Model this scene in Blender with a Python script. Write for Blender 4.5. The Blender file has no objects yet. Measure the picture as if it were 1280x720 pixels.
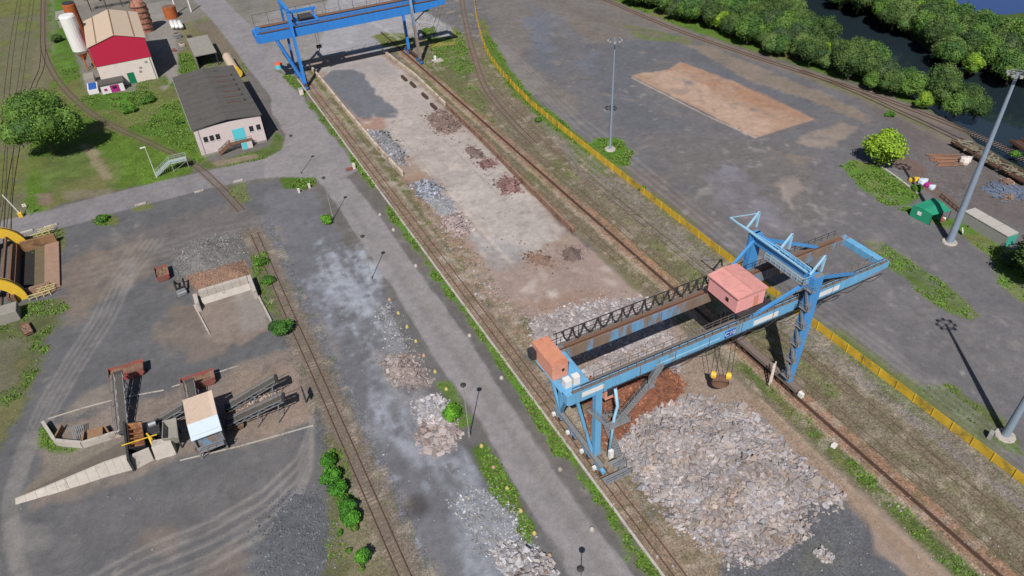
import bpy, bmesh, math, random
import numpy as np
from mathutils import Vector, Matrix
random.seed(7); rng = np.random.default_rng(7)
S = bpy.context.scene
# ---------------------------------------------------------------- camera
F_PX, PITCH, ROLL, YAW, H = 905.846, 0.669760, -0.0541201, 0.439764, 90.0
SUN_AZ, SUN_EL = 0.588845, math.atan(1/0.880658)      # azimuth shadows run to; sun height
_cp, _sp = math.cos(PITCH), math.sin(PITCH)
_fw = np.array([math.sin(YAW)*_cp, math.cos(YAW)*_cp, -_sp])
_rt = np.array([math.cos(YAW), -math.sin(YAW), 0.0]); _up = np.cross(_rt, _fw)
_c, _s = math.cos(ROLL), math.sin(ROLL)
_rt, _up = _c*_rt + _s*_up, -_s*_rt + _c*_up
def G(x, y, h=0.0):
    """survey: point of the photograph (1280x720) -> world x,y on the plane z=h"""
    d = _fw + _rt*(x-640)/F_PX - _up*(y-360)/F_PX
    t = (H-h)/-d[2]
    return (float(t*d[0]), float(t*d[1]), h)
cam = bpy.data.cameras.new('camera'); camo = bpy.data.objects.new('camera', cam)
S.collection.objects.link(camo); S.camera = camo
camo.matrix_world = Matrix(((_rt[0], _up[0], -_fw[0], 0), (_rt[1], _up[1], -_fw[1], 0), (_rt[2], _up[2], -_fw[2], H), (0, 0, 0, 1)))
cam.sensor_width = 36; cam.lens = 36*F_PX/1280; cam.clip_end = 9000; cam.clip_start = 1
# ---------------------------------------------------------------- world, sun, exposure
w = bpy.data.worlds.new('World'); S.world = w; w.use_nodes = True
nt = w.node_tree; bg = nt.nodes['Background']; sky = nt.nodes.new('ShaderNodeTexSky')
sky.sky_type = 'NISHITA'; sky.sun_disc = False; sky.sun_elevation = SUN_EL; sky.sun_rotation = SUN_AZ + math.pi
nt.links.new(sky.outputs[0], bg.inputs[0]); bg.inputs[1].default_value = 0.05
sl = bpy.data.lights.new('sun', 'SUN'); so = bpy.data.objects.new('sun', sl); S.collection.objects.link(so)
sl.energy = 4.4; sl.angle = math.radians(0.5); sl.color = (1.0, 0.96, 0.9)
_sd = Vector((math.sin(SUN_AZ)*math.cos(SUN_EL), math.cos(SUN_AZ)*math.cos(SUN_EL), -math.sin(SUN_EL)))
so.rotation_euler = _sd.to_track_quat('-Z', 'Y').to_euler(); so.location = (-60, -60, 200)
S.view_settings.view_transform = 'Standard'; S.view_settings.look = 'None'
S.view_settings.exposure = 0.52; S.view_settings.gamma = 1; S.view_settings.use_curve_mapping = False
# ---------------------------------------------------------------- helpers
K = 1.5                                    # light a level white surface returns in this sun
def lin(c): c = c/255.0; return c/12.92 if c <= 0.04045 else ((c+0.055)/1.055)**2.4
def T(r, g, b): return (lin(r)/K, lin(g)/K, lin(b)/K)      # base colour of a surface measured in the sun
_mats = {}
def mat(name, col, var=0.15, scale=1.5, rough=0.8, metal=0.0, bump=0.0, col2=None, thr=0.55, streak=False, attr=False, spec=0.3):
    """procedural paint / concrete / rust: base colour, broad mottling and an optional second colour in patches"""
    if name in _mats: return _mats[name]
    m = bpy.data.materials.new(name); m.use_nodes = True; n = m.node_tree.nodes; L = m.node_tree.links
    b = n['Principled BSDF']; b.inputs['Roughness'].default_value = rough; b.inputs['Metallic'].default_value = metal
    b.inputs['Specular IOR Level'].default_value = spec
    tc = n.new('ShaderNodeTexCoord'); mp = n.new('ShaderNodeMapping'); L.new(tc.outputs['Object'], mp.inputs[0])
    if streak: mp.inputs['Scale'].default_value = (1, 1, 0.18)
    nz = n.new('ShaderNodeTexNoise'); nz.inputs['Scale'].default_value = scale; nz.inputs['Detail'].default_value = 6
    nz.inputs['Roughness'].default_value = 0.65; L.new(mp.outputs[0], nz.inputs['Vector'])
    mr = n.new('ShaderNodeMapRange'); mr.inputs[1].default_value = 0.25; mr.inputs[2].default_value = 0.75
    mr.inputs[3].default_value = 1-var; mr.inputs[4].default_value = 1+var; L.new(nz.outputs[0], mr.inputs[0])
    base = n.new('ShaderNodeRGB'); base.outputs[0].default_value = (*col, 1); src = base.outputs[0]
    if attr:
        at = n.new('ShaderNodeAttribute'); at.attribute_name = 'Col'; src = at.outputs['Color']
    if col2 is not None:
        n2 = n.new('ShaderNodeTexNoise'); n2.inputs['Scale'].default_value = scale*0.6; n2.inputs['Detail'].default_value = 8
        n2.inputs['Roughness'].default_value = 0.7; L.new(mp.outputs[0], n2.inputs['Vector'])
        r2 = n.new('ShaderNodeMapRange'); r2.inputs[1].default_value = thr-0.04; r2.inputs[2].default_value = thr+0.06; L.new(n2.outputs[0], r2.inputs[0])
        mx = n.new('ShaderNodeMixRGB'); L.new(r2.outputs[0], mx.inputs[0]); L.new(src, mx.inputs[1]); mx.inputs[2].default_value = (*col2, 1); src = mx.outputs[0]
    mu = n.new('ShaderNodeVectorMath'); mu.operation = 'SCALE'; L.new(src, mu.inputs[0]); L.new(mr.outputs[0], mu.inputs['Scale'])
    L.new(mu.outputs[0], b.inputs['Base Color'])
    if bump:
        bp = n.new('ShaderNodeBump'); bp.inputs['Strength'].default_value = bump; bp.inputs['Distance'].default_value = 0.1
        nb = n.new('ShaderNodeTexNoise'); nb.inputs['Scale'].default_value = scale*6; nb.inputs['Detail'].default_value = 4
        L.new(tc.outputs['Object'], nb.inputs['Vector']); L.new(nb.outputs[0], bp.inputs['Height']); L.new(bp.outputs[0], b.inputs['Normal'])
    _mats[name] = m; return m
class MB:
    """collects faces, then links them as ONE mesh object"""
    def __init__(s): s.v = []; s.f = []
    def add(s, vs, fs): o = len(s.v); s.v += [tuple(float(c) for c in v) for v in vs]; s.f += [tuple(i+o for i in f) for f in fs]; return s
    def hexa(s, b, t):
        return s.add(list(b)+list(t), [(3,2,1,0),(4,5,6,7),(0,1,5,4),(1,2,6,5),(2,3,7,6),(3,0,4,7)])
    def box(s, c, d, rz=0.0):
        x, y, z = c; a, b, h = d[0]/2, d[1]/2, d[2]/2; co, si = math.cos(rz), math.sin(rz)
        P = [(x+u*co-v*si, y+u*si+v*co) for u, v in ((-a,-b),(a,-b),(a,b),(-a,b))]
        return s.hexa([(p[0],p[1],z-h) for p in P], [(p[0],p[1],z+h) for p in P])
    def ext(s, x0, x1, y0, y1, z0, z1): return s.box(((x0+x1)/2,(y0+y1)/2,(z0+z1)/2), (x1-x0,y1-y0,z1-z0))
    def prism(s, poly, z0, z1, top=None):
        n = len(poly); a = sum(poly[i][0]*poly[(i+1)%n][1]-poly[(i+1)%n][0]*poly[i][1] for i in range(n))
        if a < 0: poly = poly[::-1]
        b = [(p[0],p[1],z0) for p in poly]; t = [(p[0],p[1],z1 if top is None else top(p[0],p[1])) for p in poly]
        return s.add(b+t, [tuple(range(n-1,-1,-1)), tuple(range(n,2*n))]+[(i,(i+1)%n,n+(i+1)%n,n+i) for i in range(n)])
    def bar(s, p, q, wd, hd=None, up=(0,0,1)):
        """square bar from p to q, wd wide and hd deep"""
        p, q = Vector(p), Vector(q); hd = hd or wd; d = (q-p).normalized(); u = Vector(up)
        if abs(d.dot(u)) > 0.98: u = Vector((0,1,0))
        a = d.cross(u).normalized()*wd/2; b = a.cross(d).normalized()*hd/2
        return s.hexa([p-a-b, p+a-b, p+a+b, p-a+b], [q-a-b, q+a-b, q+a+b, q-a+b])
    def tube(s, pts, r, n=8, cap=True, r2=None):
        pts = [Vector(p) for p in pts]; rings = []; m = len(pts)
        for i, p in enumerate(pts):
            d = (pts[min(i+1,m-1)]-pts[max(i-1,0)]).normalized(); u = Vector((0,0,1)) if abs(d.z) < 0.95 else Vector((0,1,0))
            a = d.cross(u).normalized(); b = a.cross(d); rr = r if r2 is None else r+(r2-r)*i/(m-1)
            rings.append([p+(a*math.cos(2*math.pi*k/n)+b*math.sin(2*math.pi*k/n))*rr for k in range(n)])
        fs = [(i*n+k, i*n+(k+1)%n, (i+1)*n+(k+1)%n, (i+1)*n+k) for i in range(m-1) for k in range(n)]
        if cap: fs += [tuple(range(n-1,-1,-1)), tuple((m-1)*n+k for k in range(n))]
        return s.add([v for r_ in rings for v in r_], fs)
    def lathe(s, c, prof, n=16):
        x, y, z = c; m = len(prof)
        vs = [(x+r*math.cos(2*math.pi*k/n), y+r*math.sin(2*math.pi*k/n), z+h) for r, h in prof for k in range(n)]
        fs = [(i*n+k, i*n+(k+1)%n, (i+1)*n+(k+1)%n, (i+1)*n+k) for i in range(m-1) for k in range(n)]
        return s.add(vs, fs+[tuple(range(n-1,-1,-1)), tuple((m-1)*n+k for k in range(n))])
    def build(s, name, m, parent=None, bevel=0.0, smooth=False):
        me = bpy.data.meshes.new(name); me.from_pydata(s.v, [], s.f); me.update()
        o = bpy.data.objects.new(name, me); S.collection.objects.link(o); me.materials.append(m)
        if parent is not None: o.parent = parent; o.matrix_parent_inverse = Matrix.Translation(-Vector(parent.location))
        if bevel:
            bv = o.modifiers.new('bevel', 'BEVEL'); bv.width = bevel; bv.segments = 1; bv.limit_method = 'ANGLE'
        if smooth: me.polygons.foreach_set('use_smooth', [True]*len(me.polygons))
        return o
def tag(o, label, cat, group=None, kind=None):
    if label: o['label'] = label
    if cat: o['category'] = cat
    if group: o['group'] = group
    if kind: o['kind'] = kind
    return o
def thing(name, label, cat, loc=(0,0,0), group=None):
    o = bpy.data.objects.new(name, None); S.collection.objects.link(o); o.location = loc; o.empty_display_size = 0.5
    return tag(o, label, cat, group)
def dup(root, loc=None, rz=None, sc=None, label=None):
    r = root.copy(); S.collection.objects.link(r)
    if loc is not None: r.location = loc
    if rz is not None: r.rotation_euler = (0,0,rz)
    if sc is not None: r.scale = sc if hasattr(sc, '__len__') else (sc,sc,sc)
    if label: r['label'] = label
    for ch in list(root.children):
        c = ch.copy(); S.collection.objects.link(c); c.parent = r
        for g in list(ch.children): d = g.copy(); S.collection.objects.link(d); d.parent = c
    return r
# numpy noise
_lat = rng.random((512,512)).astype(np.float32)
def vnoise(x, y):
    xi = np.floor(x).astype(int); yi = np.floor(y).astype(int); fx = x-xi; fy = y-yi
    fx = fx*fx*(3-2*fx); fy = fy*fy*(3-2*fy); a = _lat[xi%512, yi%512]; b = _lat[(xi+1)%512, yi%512]; c = _lat[xi%512, (yi+1)%512]; d = _lat[(xi+1)%512, (yi+1)%512]
    return (a*(1-fx)+b*fx)*(1-fy)+(c*(1-fx)+d*fx)*fy
def fbm(x, y, sc, oc=4, off=0.0):
    r = 0; am = 0.5; tot = 0
    for o in range(oc): r = r+am*vnoise(x/sc*(2**o)+off+o*17.3, y/sc*(2**o)+off*1.7+o*9.1); tot += am; am *= 0.55
    return r/tot
def smooth(x, a, b): t = np.clip((x-a)/(b-a), 0, 1); return t*t*(3-2*t)
def sdist(px, py, poly):
    """signed distance to a polygon, positive inside"""
    d = np.full(px.shape, 1e9); ins = np.zeros(px.shape, bool); n = len(poly)
    for i in range(n):
        x0, y0 = poly[i]; x1, y1 = poly[(i+1)%n]; ex, ey = x1-x0, y1-y0; wx, wy = px-x0, py-y0
        t = np.clip((wx*ex+wy*ey)/(ex*ex+ey*ey+1e-9), 0, 1); d = np.minimum(d, (wx-ex*t)**2+(wy-ey*t)**2)
        c = ((y0 > py) != (y1 > py)); xx = (x1-x0)*(py-y0)/((y1-y0) if y1 != y0 else 1e-9)+x0; ins ^= c & (px < xx)
    return np.where(ins, np.sqrt(d), -np.sqrt(d))
def pdist(px, py, pts):
    d = np.full(px.shape, 1e9)
    for (x0, y0), (x1, y1) in zip(pts[:-1], pts[1:]):
        ex, ey = x1-x0, y1-y0; wx, wy = px-x0, py-y0; t = np.clip((wx*ex+wy*ey)/(ex*ex+ey*ey+1e-9), 0, 1); d = np.minimum(d, (wx-ex*t)**2+(wy-ey*t)**2)
    return np.sqrt(d)
# ---------------------------------------------------------------- GROUND: one sheet to the horizon, soil/asphalt/grass as its own base colours
def axis(a, b, step, far):
    m = list(np.arange(a, b+step/2, step)); lo, hi = [], []; s = step; v = m[0]
    while v > -far: s *= 1.35; v -= s; lo.append(v)
    s = step; v = m[-1]
    while v < far: s *= 1.35; v += s; hi.append(v)
    return np.array(lo[::-1]+m+hi)
ax = np.concatenate([axis(-62, 150, 0.42, 4000)]); ax = np.unique(np.concatenate([ax[ax < 150], np.arange(150, 300, 1.0), ax[ax > 300]]))
ya = np.concatenate([np.arange(10, 150, 0.42), np.arange(150, 290, 0.7), np.arange(290, 420, 1.4)])
yf = [420.0]; s = 2.0
while yf[-1] < 4000: s *= 1.35; yf.append(yf[-1]+s)
yn = [10.0]; s = 1.0
while yn[-1] > -1500: s *= 1.5; yn.append(yn[-1]-s)
ay = np.unique(np.concatenate([yn[::-1], ya, yf]))
X, Y = np.meshgrid(ax, ay); X = X.ravel(); Y = Y.ravel(); N = X.size
n1 = fbm(X, Y, 14, 5, 3.1); n2 = fbm(X, Y, 3.2, 4, 40.2); n3 = fbm(X, Y, 45, 4, 77.7); n4 = fbm(X, Y, 1.0, 2, 11.0)
col = np.zeros((N,3)); 
def P(*c): return np.array([lin(v)/K for v in c])
col[:] = P(104,101,100)
grit = np.full(N, .35)                      # how coarse and speckled the ground is
green = np.zeros(N)                         # how much grass grows at each spot (for the weeds)
def blend(m, c, op=1.0):
    m = (m*op)[:,None]; col[:] = col*(1-m)+np.asarray(c)*m
def W(pts): return [G(*p)[:2] for p in pts]
def area(pts, c, soft=0.8, rag=1.5, op=1.0, patch=None, world=False, grass=0.0, pscale=None, gr=None):
    q = list(pts) if world else W(pts); xs = [p[0] for p in q]; ys = [p[1] for p in q]; mg = 4+rag
    idx = np.nonzero((X > min(xs)-mg)&(X < max(xs)+mg)&(Y > min(ys)-mg)&(Y < max(ys)+mg))[0]
    if idx.size == 0: return
    d = sdist(X[idx], Y[idx], q)+(n2[idx]-0.5)*2*rag+(n1[idx]-0.5)*1.5*rag
    m = smooth(d, -soft, soft)
    if patch is not None and pscale is not None and pscale < 0:
        nn = fbm(X[idx]*2.4, Y[idx]*.55, -pscale, 5, 5.5+len(pts))*.75+n4[idx]*.25; m = m*smooth(nn, patch-.16, patch+.16)
    elif patch is not None:
        nn = n1 if pscale is None else (fbm(X, Y, pscale, 4, 5.5+len(pts)) if pscale > 0 else fbm(X*2.4, Y*.55, -pscale, 5, 5.5+len(pts)))
        m = m*smooth(nn[idx], patch-0.07, patch+0.07)
    if grass and gr is None: gr = .8
    if gr is not None: grit[idx] = grit[idx]*(1-m*op)+gr*m*op
    mm = (m*op)[:,None]
    if grass: # grass is never one green
        g = n2[idx][:,None]; h = n1[idx][:,None]
        cc = np.asarray(c)*(0.75+0.5*g)*np.where(h > 0.5, 1.0, 1.0); dry = P(122,112,78); k = np.clip((0.47-h)*5, 0, 0.6)
        cc = cc*(1-k)+dry*k; col[idx] = col[idx]*(1-mm)+cc*mm; green[idx] = green[idx]*(1-m*op)+grass*m*op*(1-k[:,0])
    else:
        col[idx] = col[idx]*(1-mm)+np.asarray(c)*mm; green[idx] *= (1-m*op)
def line(pts, wd, c, soft=0.4, op=0.6, rag=0.2, world=False, patch=None):
    q = list(pts) if world else W(pts); xs = [p[0] for p in q]; ys = [p[1] for p in q]; mg = wd+3
    idx = np.nonzero((X > min(xs)-mg)&(X < max(xs)+mg)&(Y > min(ys)-mg)&(Y < max(ys)+mg))[0]
    if idx.size == 0: return
    d = wd/2-pdist(X[idx], Y[idx], q)+(n2[idx]-0.5)*2*rag; m = smooth(d, -soft, soft)*op
    if patch is not None: m = m*smooth(n1[idx], patch-0.08, patch+0.08)
    mm = m[:,None]; col[idx] = col[idx]*(1-mm)+np.asarray(c)*mm; green[idx] *= (1-m)
def dots(pts, n, r, c, op=0.6):
    """small paler or darker stains scattered in an area"""
    q = W(pts); xs = [p[0] for p in q]; ys = [p[1] for p in q]
    for _ in range(n):
        x = random.uniform(min(xs), max(xs)); y = random.uniform(min(ys), max(ys)); rr = random.uniform(0.4, 1)*r
        idx = np.nonzero((abs(X-x) < 3*rr)&(abs(Y-y) < 3*rr))[0]
        if idx.size == 0: continue
        a = random.uniform(0, 3.14); dx = X[idx]-x; dy = Y[idx]-y; u = dx*math.cos(a)+dy*math.sin(a); v = -dx*math.sin(a)+dy*math.cos(a)
        m = smooth(1.3-np.hypot(u/rr, v/(rr*0.5))+(n2[idx]-0.5)*2, 0, 1)*op; col[idx] = col[idx]*(1-m[:,None])+np.asarray(c)*m[:,None]
GR = P(88,115,42); GB = P(84,114,44); DRY = P(122,113,84); ASPH = P(102,102,105); ROAD = P(142,137,139)
# base tone of everything, then region by region
blend(smooth(n3, 0.45, 0.6), P(112,107,103), 0.6)
# far-left rail fan and grass
area([(-80,-60),(66,-60),(72,55),(110,120),(215,80),(255,200),(240,218),(120,246),(60,262),(-80,290)], GR, 1, 2, grass=0.6)
area([(-80,-60),(60,-60),(62,60),(40,110),(35,200),(28,275),(-80,290)], P(112,105,88), 1, 2, op=0.85, patch=0.42)
area([(52,40),(70,95),(60,112),(35,112),(48,60)], P(118,110,92), 1, 1, op=0.8)
area([(66,35),(105,60),(125,125),(215,100),(245,190),(150,160),(95,120),(75,80)], GB, 1, 1.5, grass=1.0)
area([(130,110),(208,112),(218,135),(190,155),(150,150)], P(86,128,44), 1, 1.5, grass=1.6)
area([(45,198),(110,180),(150,205),(150,235),(60,262)], P(96,108,62), 1, 2, op=0.7, grass=0.5)
area([(100,180),(118,185),(140,222),(128,225)], P(146,132,112), 0.7, 0.8, op=0.75)
area([(45,243),(65,240),(66,255),(48,257)], P(128,112,98), 0.7, 0.8)
area([(78,240),(140,234),(145,242),(80,252)], P(124,116,100), 0.7, 0.8, op=0.8)
# industrial yard round the hall
area([(66,-60),(330,-60),(320,20),(300,80),(212,100),(190,112),(110,118),(66,60)], P(126,121,114), 1.5, 2, op=0.9)
area([(66,-60),(84,-60),(95,70),(108,122),(92,118),(70,66)], GB, 1, 1.5, grass=1.0)
area([(180,5),(215,0),(225,90),(205,115),(192,100)], P(140,135,130), 0.6, 0.6)
area([(226,30),(262,20),(310,80),(300,110),(255,98),(225,90)], P(110,112,82), 1, 2, op=0.9, grass=0.8)
area([(240,30),(270,25),(300,72),(290,84)], P(118,108,96), 1, 1.5, op=0.9)
area([(222,65),(240,60),(250,92),(226,96)], GB, 0.6, 1, grass=1.2)
area([(172,102),(208,94),(212,106),(170,116)], P(106,114,70), .5, .8, grass=.8)
area([(250,200),(272,202),(335,183),(345,165),(356,172),(356,184),(335,199),(262,212),(250,212)], P(92,110,58), .5, .8, grass=.9)
area([(262,203),(300,196),(320,192),(322,197),(270,209)], P(142,126,112), .4, .6, op=.8)
# main road, junction and side road
line([(230,-60),(252,-10),(290,30),(330,80),(372,130),(400,175),(422,210)], 11, P(138,134,137), .3, 1, 0.1)
area([(300,-60),(520,-80),(560,0),(560,40),(480,68),(392,92),(350,95),(318,40)], P(140,137,136), 1.5, 2)
area([(330,30),(410,20),(480,40),(470,66),(392,86),(350,92)], P(142,138,137), 1.5, 2)
area([(310,-60),(420,-60),(500,-10),(380,6),(330,14)], P(124,118,108), 1.5, 3, op=.8)
area([(300,-40),(345,10),(318,30),(290,0)], P(122,120,114), 1, 2, op=.7)
area([(420,-40),(640,-60),(560,36),(480,34)], P(158,154,154), 2, 3, op=.6)
dots([(330,10),(560,10),(560,45),(330,60)], 30, 3, P(168,164,162), .4)
# left yard, darker gravelly tarmac
area([(-80,300),(60,285),(120,268),(240,240),(360,225),(430,300),(490,380),(600,560),(720,740),(700,800),(-80,900)], ASPH, 1, 1)
area([(130,300),(220,270),(300,250),(360,300),(330,330),(230,320),(160,350),(110,330)], P(116,109,105), 2, 3, op=.6)
area([(75,320),(180,300),(200,330),(90,400),(70,380)], P(126,113,102), 2, 3, op=.75)
area([(195,350),(240,345),(300,440),(240,450),(205,420)], P(124,112,103), 2, 3, op=.8, patch=.4)
area([(240,365),(315,350),(340,410),(300,435),(262,425)], P(136,124,116), .5, .8)
area([(290,365),(318,352),(340,405),(305,425)], P(146,140,138), 1, 2, op=.6, patch=.45)
area([(235,345),(308,330),(312,348),(240,365)], P(140,114,96), .6, 1)
area([(57,533),(205,490),(300,455),(372,430),(392,470),(395,525),(300,560),(225,572),(160,600),(40,640)], P(132,121,114), 1, 1.5)
area([(280,470),(370,450),(392,520),(340,545),(280,540)], P(146,128,116), 1.5, 2, op=.7)
area([(105,490),(145,478),(150,500),(110,515),(70,530)], P(138,128,118), 1, 1.5, op=.7)
area([(100,590),(160,570),(165,592),(90,622)], P(120,112,106), 1, 1.5)
area([(60,553),(155,552),(155,566),(60,602)], P(128,120,110), 1, 1)
area([(30,655),(300,560),(420,520),(430,800),(-80,900),(-80,700)], P(108,105,106), 3, 3, op=.6, patch=.5)
area([(170,665),(215,660),(215,695),(175,690)], P(128,113,103), 1.5, 2, op=.6)
area([(240,690),(310,680),(320,760),(240,760)], P(128,115,107), 1.5, 2, op=.6)
area([(345,628),(402,618),(412,665),(400,740),(300,760),(325,665)], P(96,98,104), 2.5, 3)
# wheel tracks in the left yard
LT = P(140,135,132)
for k in range(5):
    o = k*7-14
    line([(190+o,300),(150+o,352),(128+o,400),(95+o,450),(62+o,505),(32+o*.7,565),(14+o*.6,620),(14+o*.6,680),(40+o*.6,760)], .55, LT, .35, .55, .2)
    line([(10,655+o),(30,672+o),(60,672+o)], .8, LT, .5, .4, .3)
    line([(60,780+2*o),(180,712+2*o),(262,680+2*o),(330,640+2*o),(372,600+2*o),(388,560+2*o),(392,530+1.5*o)], .6, LT, .3, .7, .15)
    line([(170,740+3*o),(260,700+3*o),(330,672+3*o)], .7, LT, .4, .3, .3)
    line([(100,345+o),(200,322+o),(260,300+o),(330,290+o),(420,290+o)], .8, LT, .6, .35, .4)
    line([(140,300+o),(170,330+o),(150,360+o)], .8, LT, .6, .3, .4)
    line([(350,245+2*o),(430,250+1.6*o)], .6, P(128,128,134), .6, .35, .4)
dots([(0,300),(420,300),(420,720),(0,720)], 110, .8, P(140,134,128), .5)
dots([(0,300),(420,300),(420,720),(0,720)], 60, 2.2, P(88,87,90), .4)
area([(-80,392),(82,372),(60,430),(42,480),(22,530),(0,570),(-80,700)], P(96,102,62), 1, 2.5, op=.9, grass=.9)
area([(-80,430),(30,425),(18,480),(-80,520)], P(110,104,92), 1.5, 2.5, op=.7)
area([(14,293),(80,283),(82,312),(70,320),(40,316)], P(100,102,70), .6, 1, grass=.8)
area([(35,322),(76,316),(74,364),(42,372)], P(148,122,104), .5, .8)
area([(50,530),(66,535),(78,560),(95,562),(72,566),(52,556)], GR, .6, 1, grass=.8)
area([(112,270),(135,265),(152,273),(148,282),(120,283)], GB, .5, .6, grass=1.3)
area([(163,258),(190,253),(190,260),(168,265)], GB, .5, .6, grass=1.)
area([(282,232),(305,228),(312,250),(300,258)], P(106,110,78), .6, 1, grass=.7)
area([(348,222),(360,217),(385,217),(395,224),(392,232),(375,240),(355,238)], GB, .3, .4, grass=1.5)
# strip east of the lone track: bluish dusty tarmac lane
area([(335,235),(395,240),(430,300),(490,380),(540,455),(600,545),(660,640),(730,740),(520,740),(470,620),(420,500),(360,370),(325,300)], P(112,112,118), 1, 1.5)
area([(395,300),(440,300),(475,350),(470,400),(510,450),(520,500),(470,480),(430,410),(400,350)], P(160,165,176), 2, 3, op=.9, patch=.5, pscale=-5)
area([(380,350),(420,360),(440,410),(425,420),(395,385)], P(152,157,170), 2, 2, op=.6, patch=.47, pscale=-5)
area([(440,470),(500,480),(540,520),(600,560),(625,620),(600,640),(540,590),(470,540)], P(150,154,164), 2, 3, op=.85, patch=.5, pscale=-4)
area([(565,615),(615,612),(650,650),(680,690),(700,740),(600,740),(580,670)], P(148,152,162), 1.5, 2, op=.75, patch=.42, pscale=-5)
area([(455,440),(520,430),(540,500),(570,560),(540,570),(500,500)], P(136,132,134), 1.5, 2, op=.6)
dots([(400,320),(470,320),(640,700),(520,700)], 40, 1.2, P(156,162,176), .45)
dots([(400,320),(470,320),(640,700),(520,700)], 60, 2.0, P(96,97,103), .5)
line([(519,631),(521,633)], 3.6, P(82,80,80), .8, .9, 0.2)
area([(465,380),(520,400),(600,520),(712,700),(690,720),(580,560),(500,440)], P(104,101,100), 1, 1, op=.6)
# lone track bed and the weedy verge on its left
line([(6.6,150),(6.8,125),(7.6,95),(7.6,40)], 5.2, P(122,112,104), .7, 1, .7, world=True)
line([(12.0,150),(11.8,40)], .9, P(134,126,120), .5, .45, .8, world=True, patch=.45)
area([(400,540),(425,545),(440,580),(450,640),(500,740),(390,740),(402,660),(412,620)], P(106,106,76), 1, 1.5, grass=.7)
area([(432,640),(470,640),(520,740),(440,740)], P(124,116,96), 1, 2, op=.8)
area([(310,318),(330,315),(345,360),(360,400),(345,405),(325,370)], P(104,108,76), .8, 1, grass=.8)
# the road proper
RD = [(330,40),(352,72),(380,118),(405,168),(420,205),(460,252),(495,300),(532,352),(590,430),(628,492),(660,540),(702,602),(748,665),(792,720),(870,840),(790,840),(724,740),(712,720),(640,600),(597,520),(540,442),(492,360),(485,352),(450,300),(407,237),(395,222),(330,222),(250,238),(150,264),(70,287),(-80,325),(-80,297),(0,277),(60,263),(120,246),(200,227),(260,213),(330,199),(352,187),(357,168),(340,140)]
area(RD, ROAD, .25, .25)
area([(-80,297),(0,277),(60,263),(120,246),(200,227),(260,213),(330,199),(330,222),(250,238),(150,264),(70,287),(-80,325)], P(132,128,131), .25, .2, op=.9)
line([(480,300),(700,620),(790,760)], 1.6, P(138,132,130), .8, .5, .3)
line([(440,262),(640,545),(760,720)], 1.2, P(124,119,120), .8, .5, .3)
line([(100,262),(260,222),(340,206)], 1.5, P(136,131,131), .8, .4, .3)
dots([(420,220),(520,300),(760,700),(640,620)], 40, 1.5, P(140,134,132), .35)
area([(475,375),(492,382),(560,480),(600,545),(640,612),(700,690),(715,740),(690,740),(640,660),(590,580),(545,500)], P(100,98,98), .4, .6, op=.7)
area([(585,560),(605,552),(640,605),(668,660),(660,680),(630,640)], GB, .4, .8, grass=1.1)
area([(548,480),(562,478),(590,530),(575,535)], GR, .4, .7, op=.8, grass=.8)
# weedy strip between the road and the crane track
area([(340,88),(352,88),(445,208),(470,245),(500,290),(545,350),(600,425),(668,512),(716,588),(765,655),(815,740),(838,740),(713,560),(640,462),(557,352),(430,180),(384,100)], P(112,108,96), .4, .7)
area([(350,90),(384,100),(430,180),(557,352),(640,462),(713,560),(838,740),(825,740),(735,610),(680,535),(610,430),(550,350),(480,255),(448,205)], P(92,116,52), .5, 1.2, grass=1.1, patch=.4)
area([(420,170),(440,190),(560,360),(640,470),(720,575),(700,570),(600,420),(500,285)], P(90,135,40), .5, .8, grass=1.6, patch=.5)
area([(384,100),(430,180),(557,352),(640,462),(713,560),(838,740),(822,740),(722,590),(668,515),(600,415),(540,338),(470,240),(425,178)], P(90,138,38), .5, 2.2, op=.8, grass=1.3, patch=.55, pscale=4)
# crane track bed and verge to the yard wall
area([(37.9,240),(41.6,240),(41.6,20),(37.9,20)], P(136,117,102), .3, .5, world=True)
area([(41.6,240),(44.1,243),(44.8,158),(47,130),(47,20),(41.6,20)], P(112,106,80), .5, .8, world=True, grass=.5)
area([(41.6,100),(45.5,100),(46.5,20),(41.6,20)], P(126,114,98), .5, 1.2, world=True, op=.7)
line([(41.9,240),(41.9,30)], .7, P(168,156,142), .3, .6, .5, world=True)
# the loading yard floor
area([(44.2,250),(70,250),(71,205),(70,140),(68.5,115),(70,95),(72,60),(71,0),(46,0),(47,95),(46,150)], P(158,140,129), .6, 1, world=True)
area([(400,84),(478,68),(530,112),(600,175),(650,225),(712,292),(660,315),(610,300),(560,240),(505,190),(470,150)], P(172,162,157), 1, 1.5)
area([(535,250),(600,200),(640,235),(700,285),(650,320),(600,310)], P(178,170,166), 2, 3, op=.7)
area([(404,98),(415,88),(440,86),(455,92),(470,118),(496,138),(494,146),(452,150),(430,130)], P(110,112,118), .6, 1)
area([(450,148),(478,146),(482,160),(462,170)], P(160,130,118), 1, 1.5)
area([(395,92),(420,82),(480,72),(500,95),(470,95),(430,84)], P(152,149,150), 1, 2, op=.6)
area([(580,290),(640,310),(700,320),(650,335),(660,360),(620,350),(590,330)], P(150,150,154), 2, 3, op=.6)
area([(500,225),(530,215),(580,290),(620,350),(650,400),(690,470),(660,440),(560,310)], P(152,128,112), 1, 2, op=.75)
area([(600,350),(720,300),(790,340),(830,380),(760,390),(660,400),(640,400)], P(156,138,130), 2, 3)
area([(640,385),(700,370),(740,360),(760,372),(690,385)], P(146,118,104), 1.5, 2, op=.6)
area([(800,460),(900,430),(960,520),(900,500),(840,500)], P(148,132,118), 2, 2, op=.8)
area([(890,680),(985,680),(1010,610),(1022,615),(1060,628),(1085,655),(1100,690),(1180,760),(900,760)], P(98,99,104), .6, 1.2)
area([(1000,680),(1030,672),(1050,700),(1000,720)], P(104,104,96), 1, 1.5, op=.5)
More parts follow.
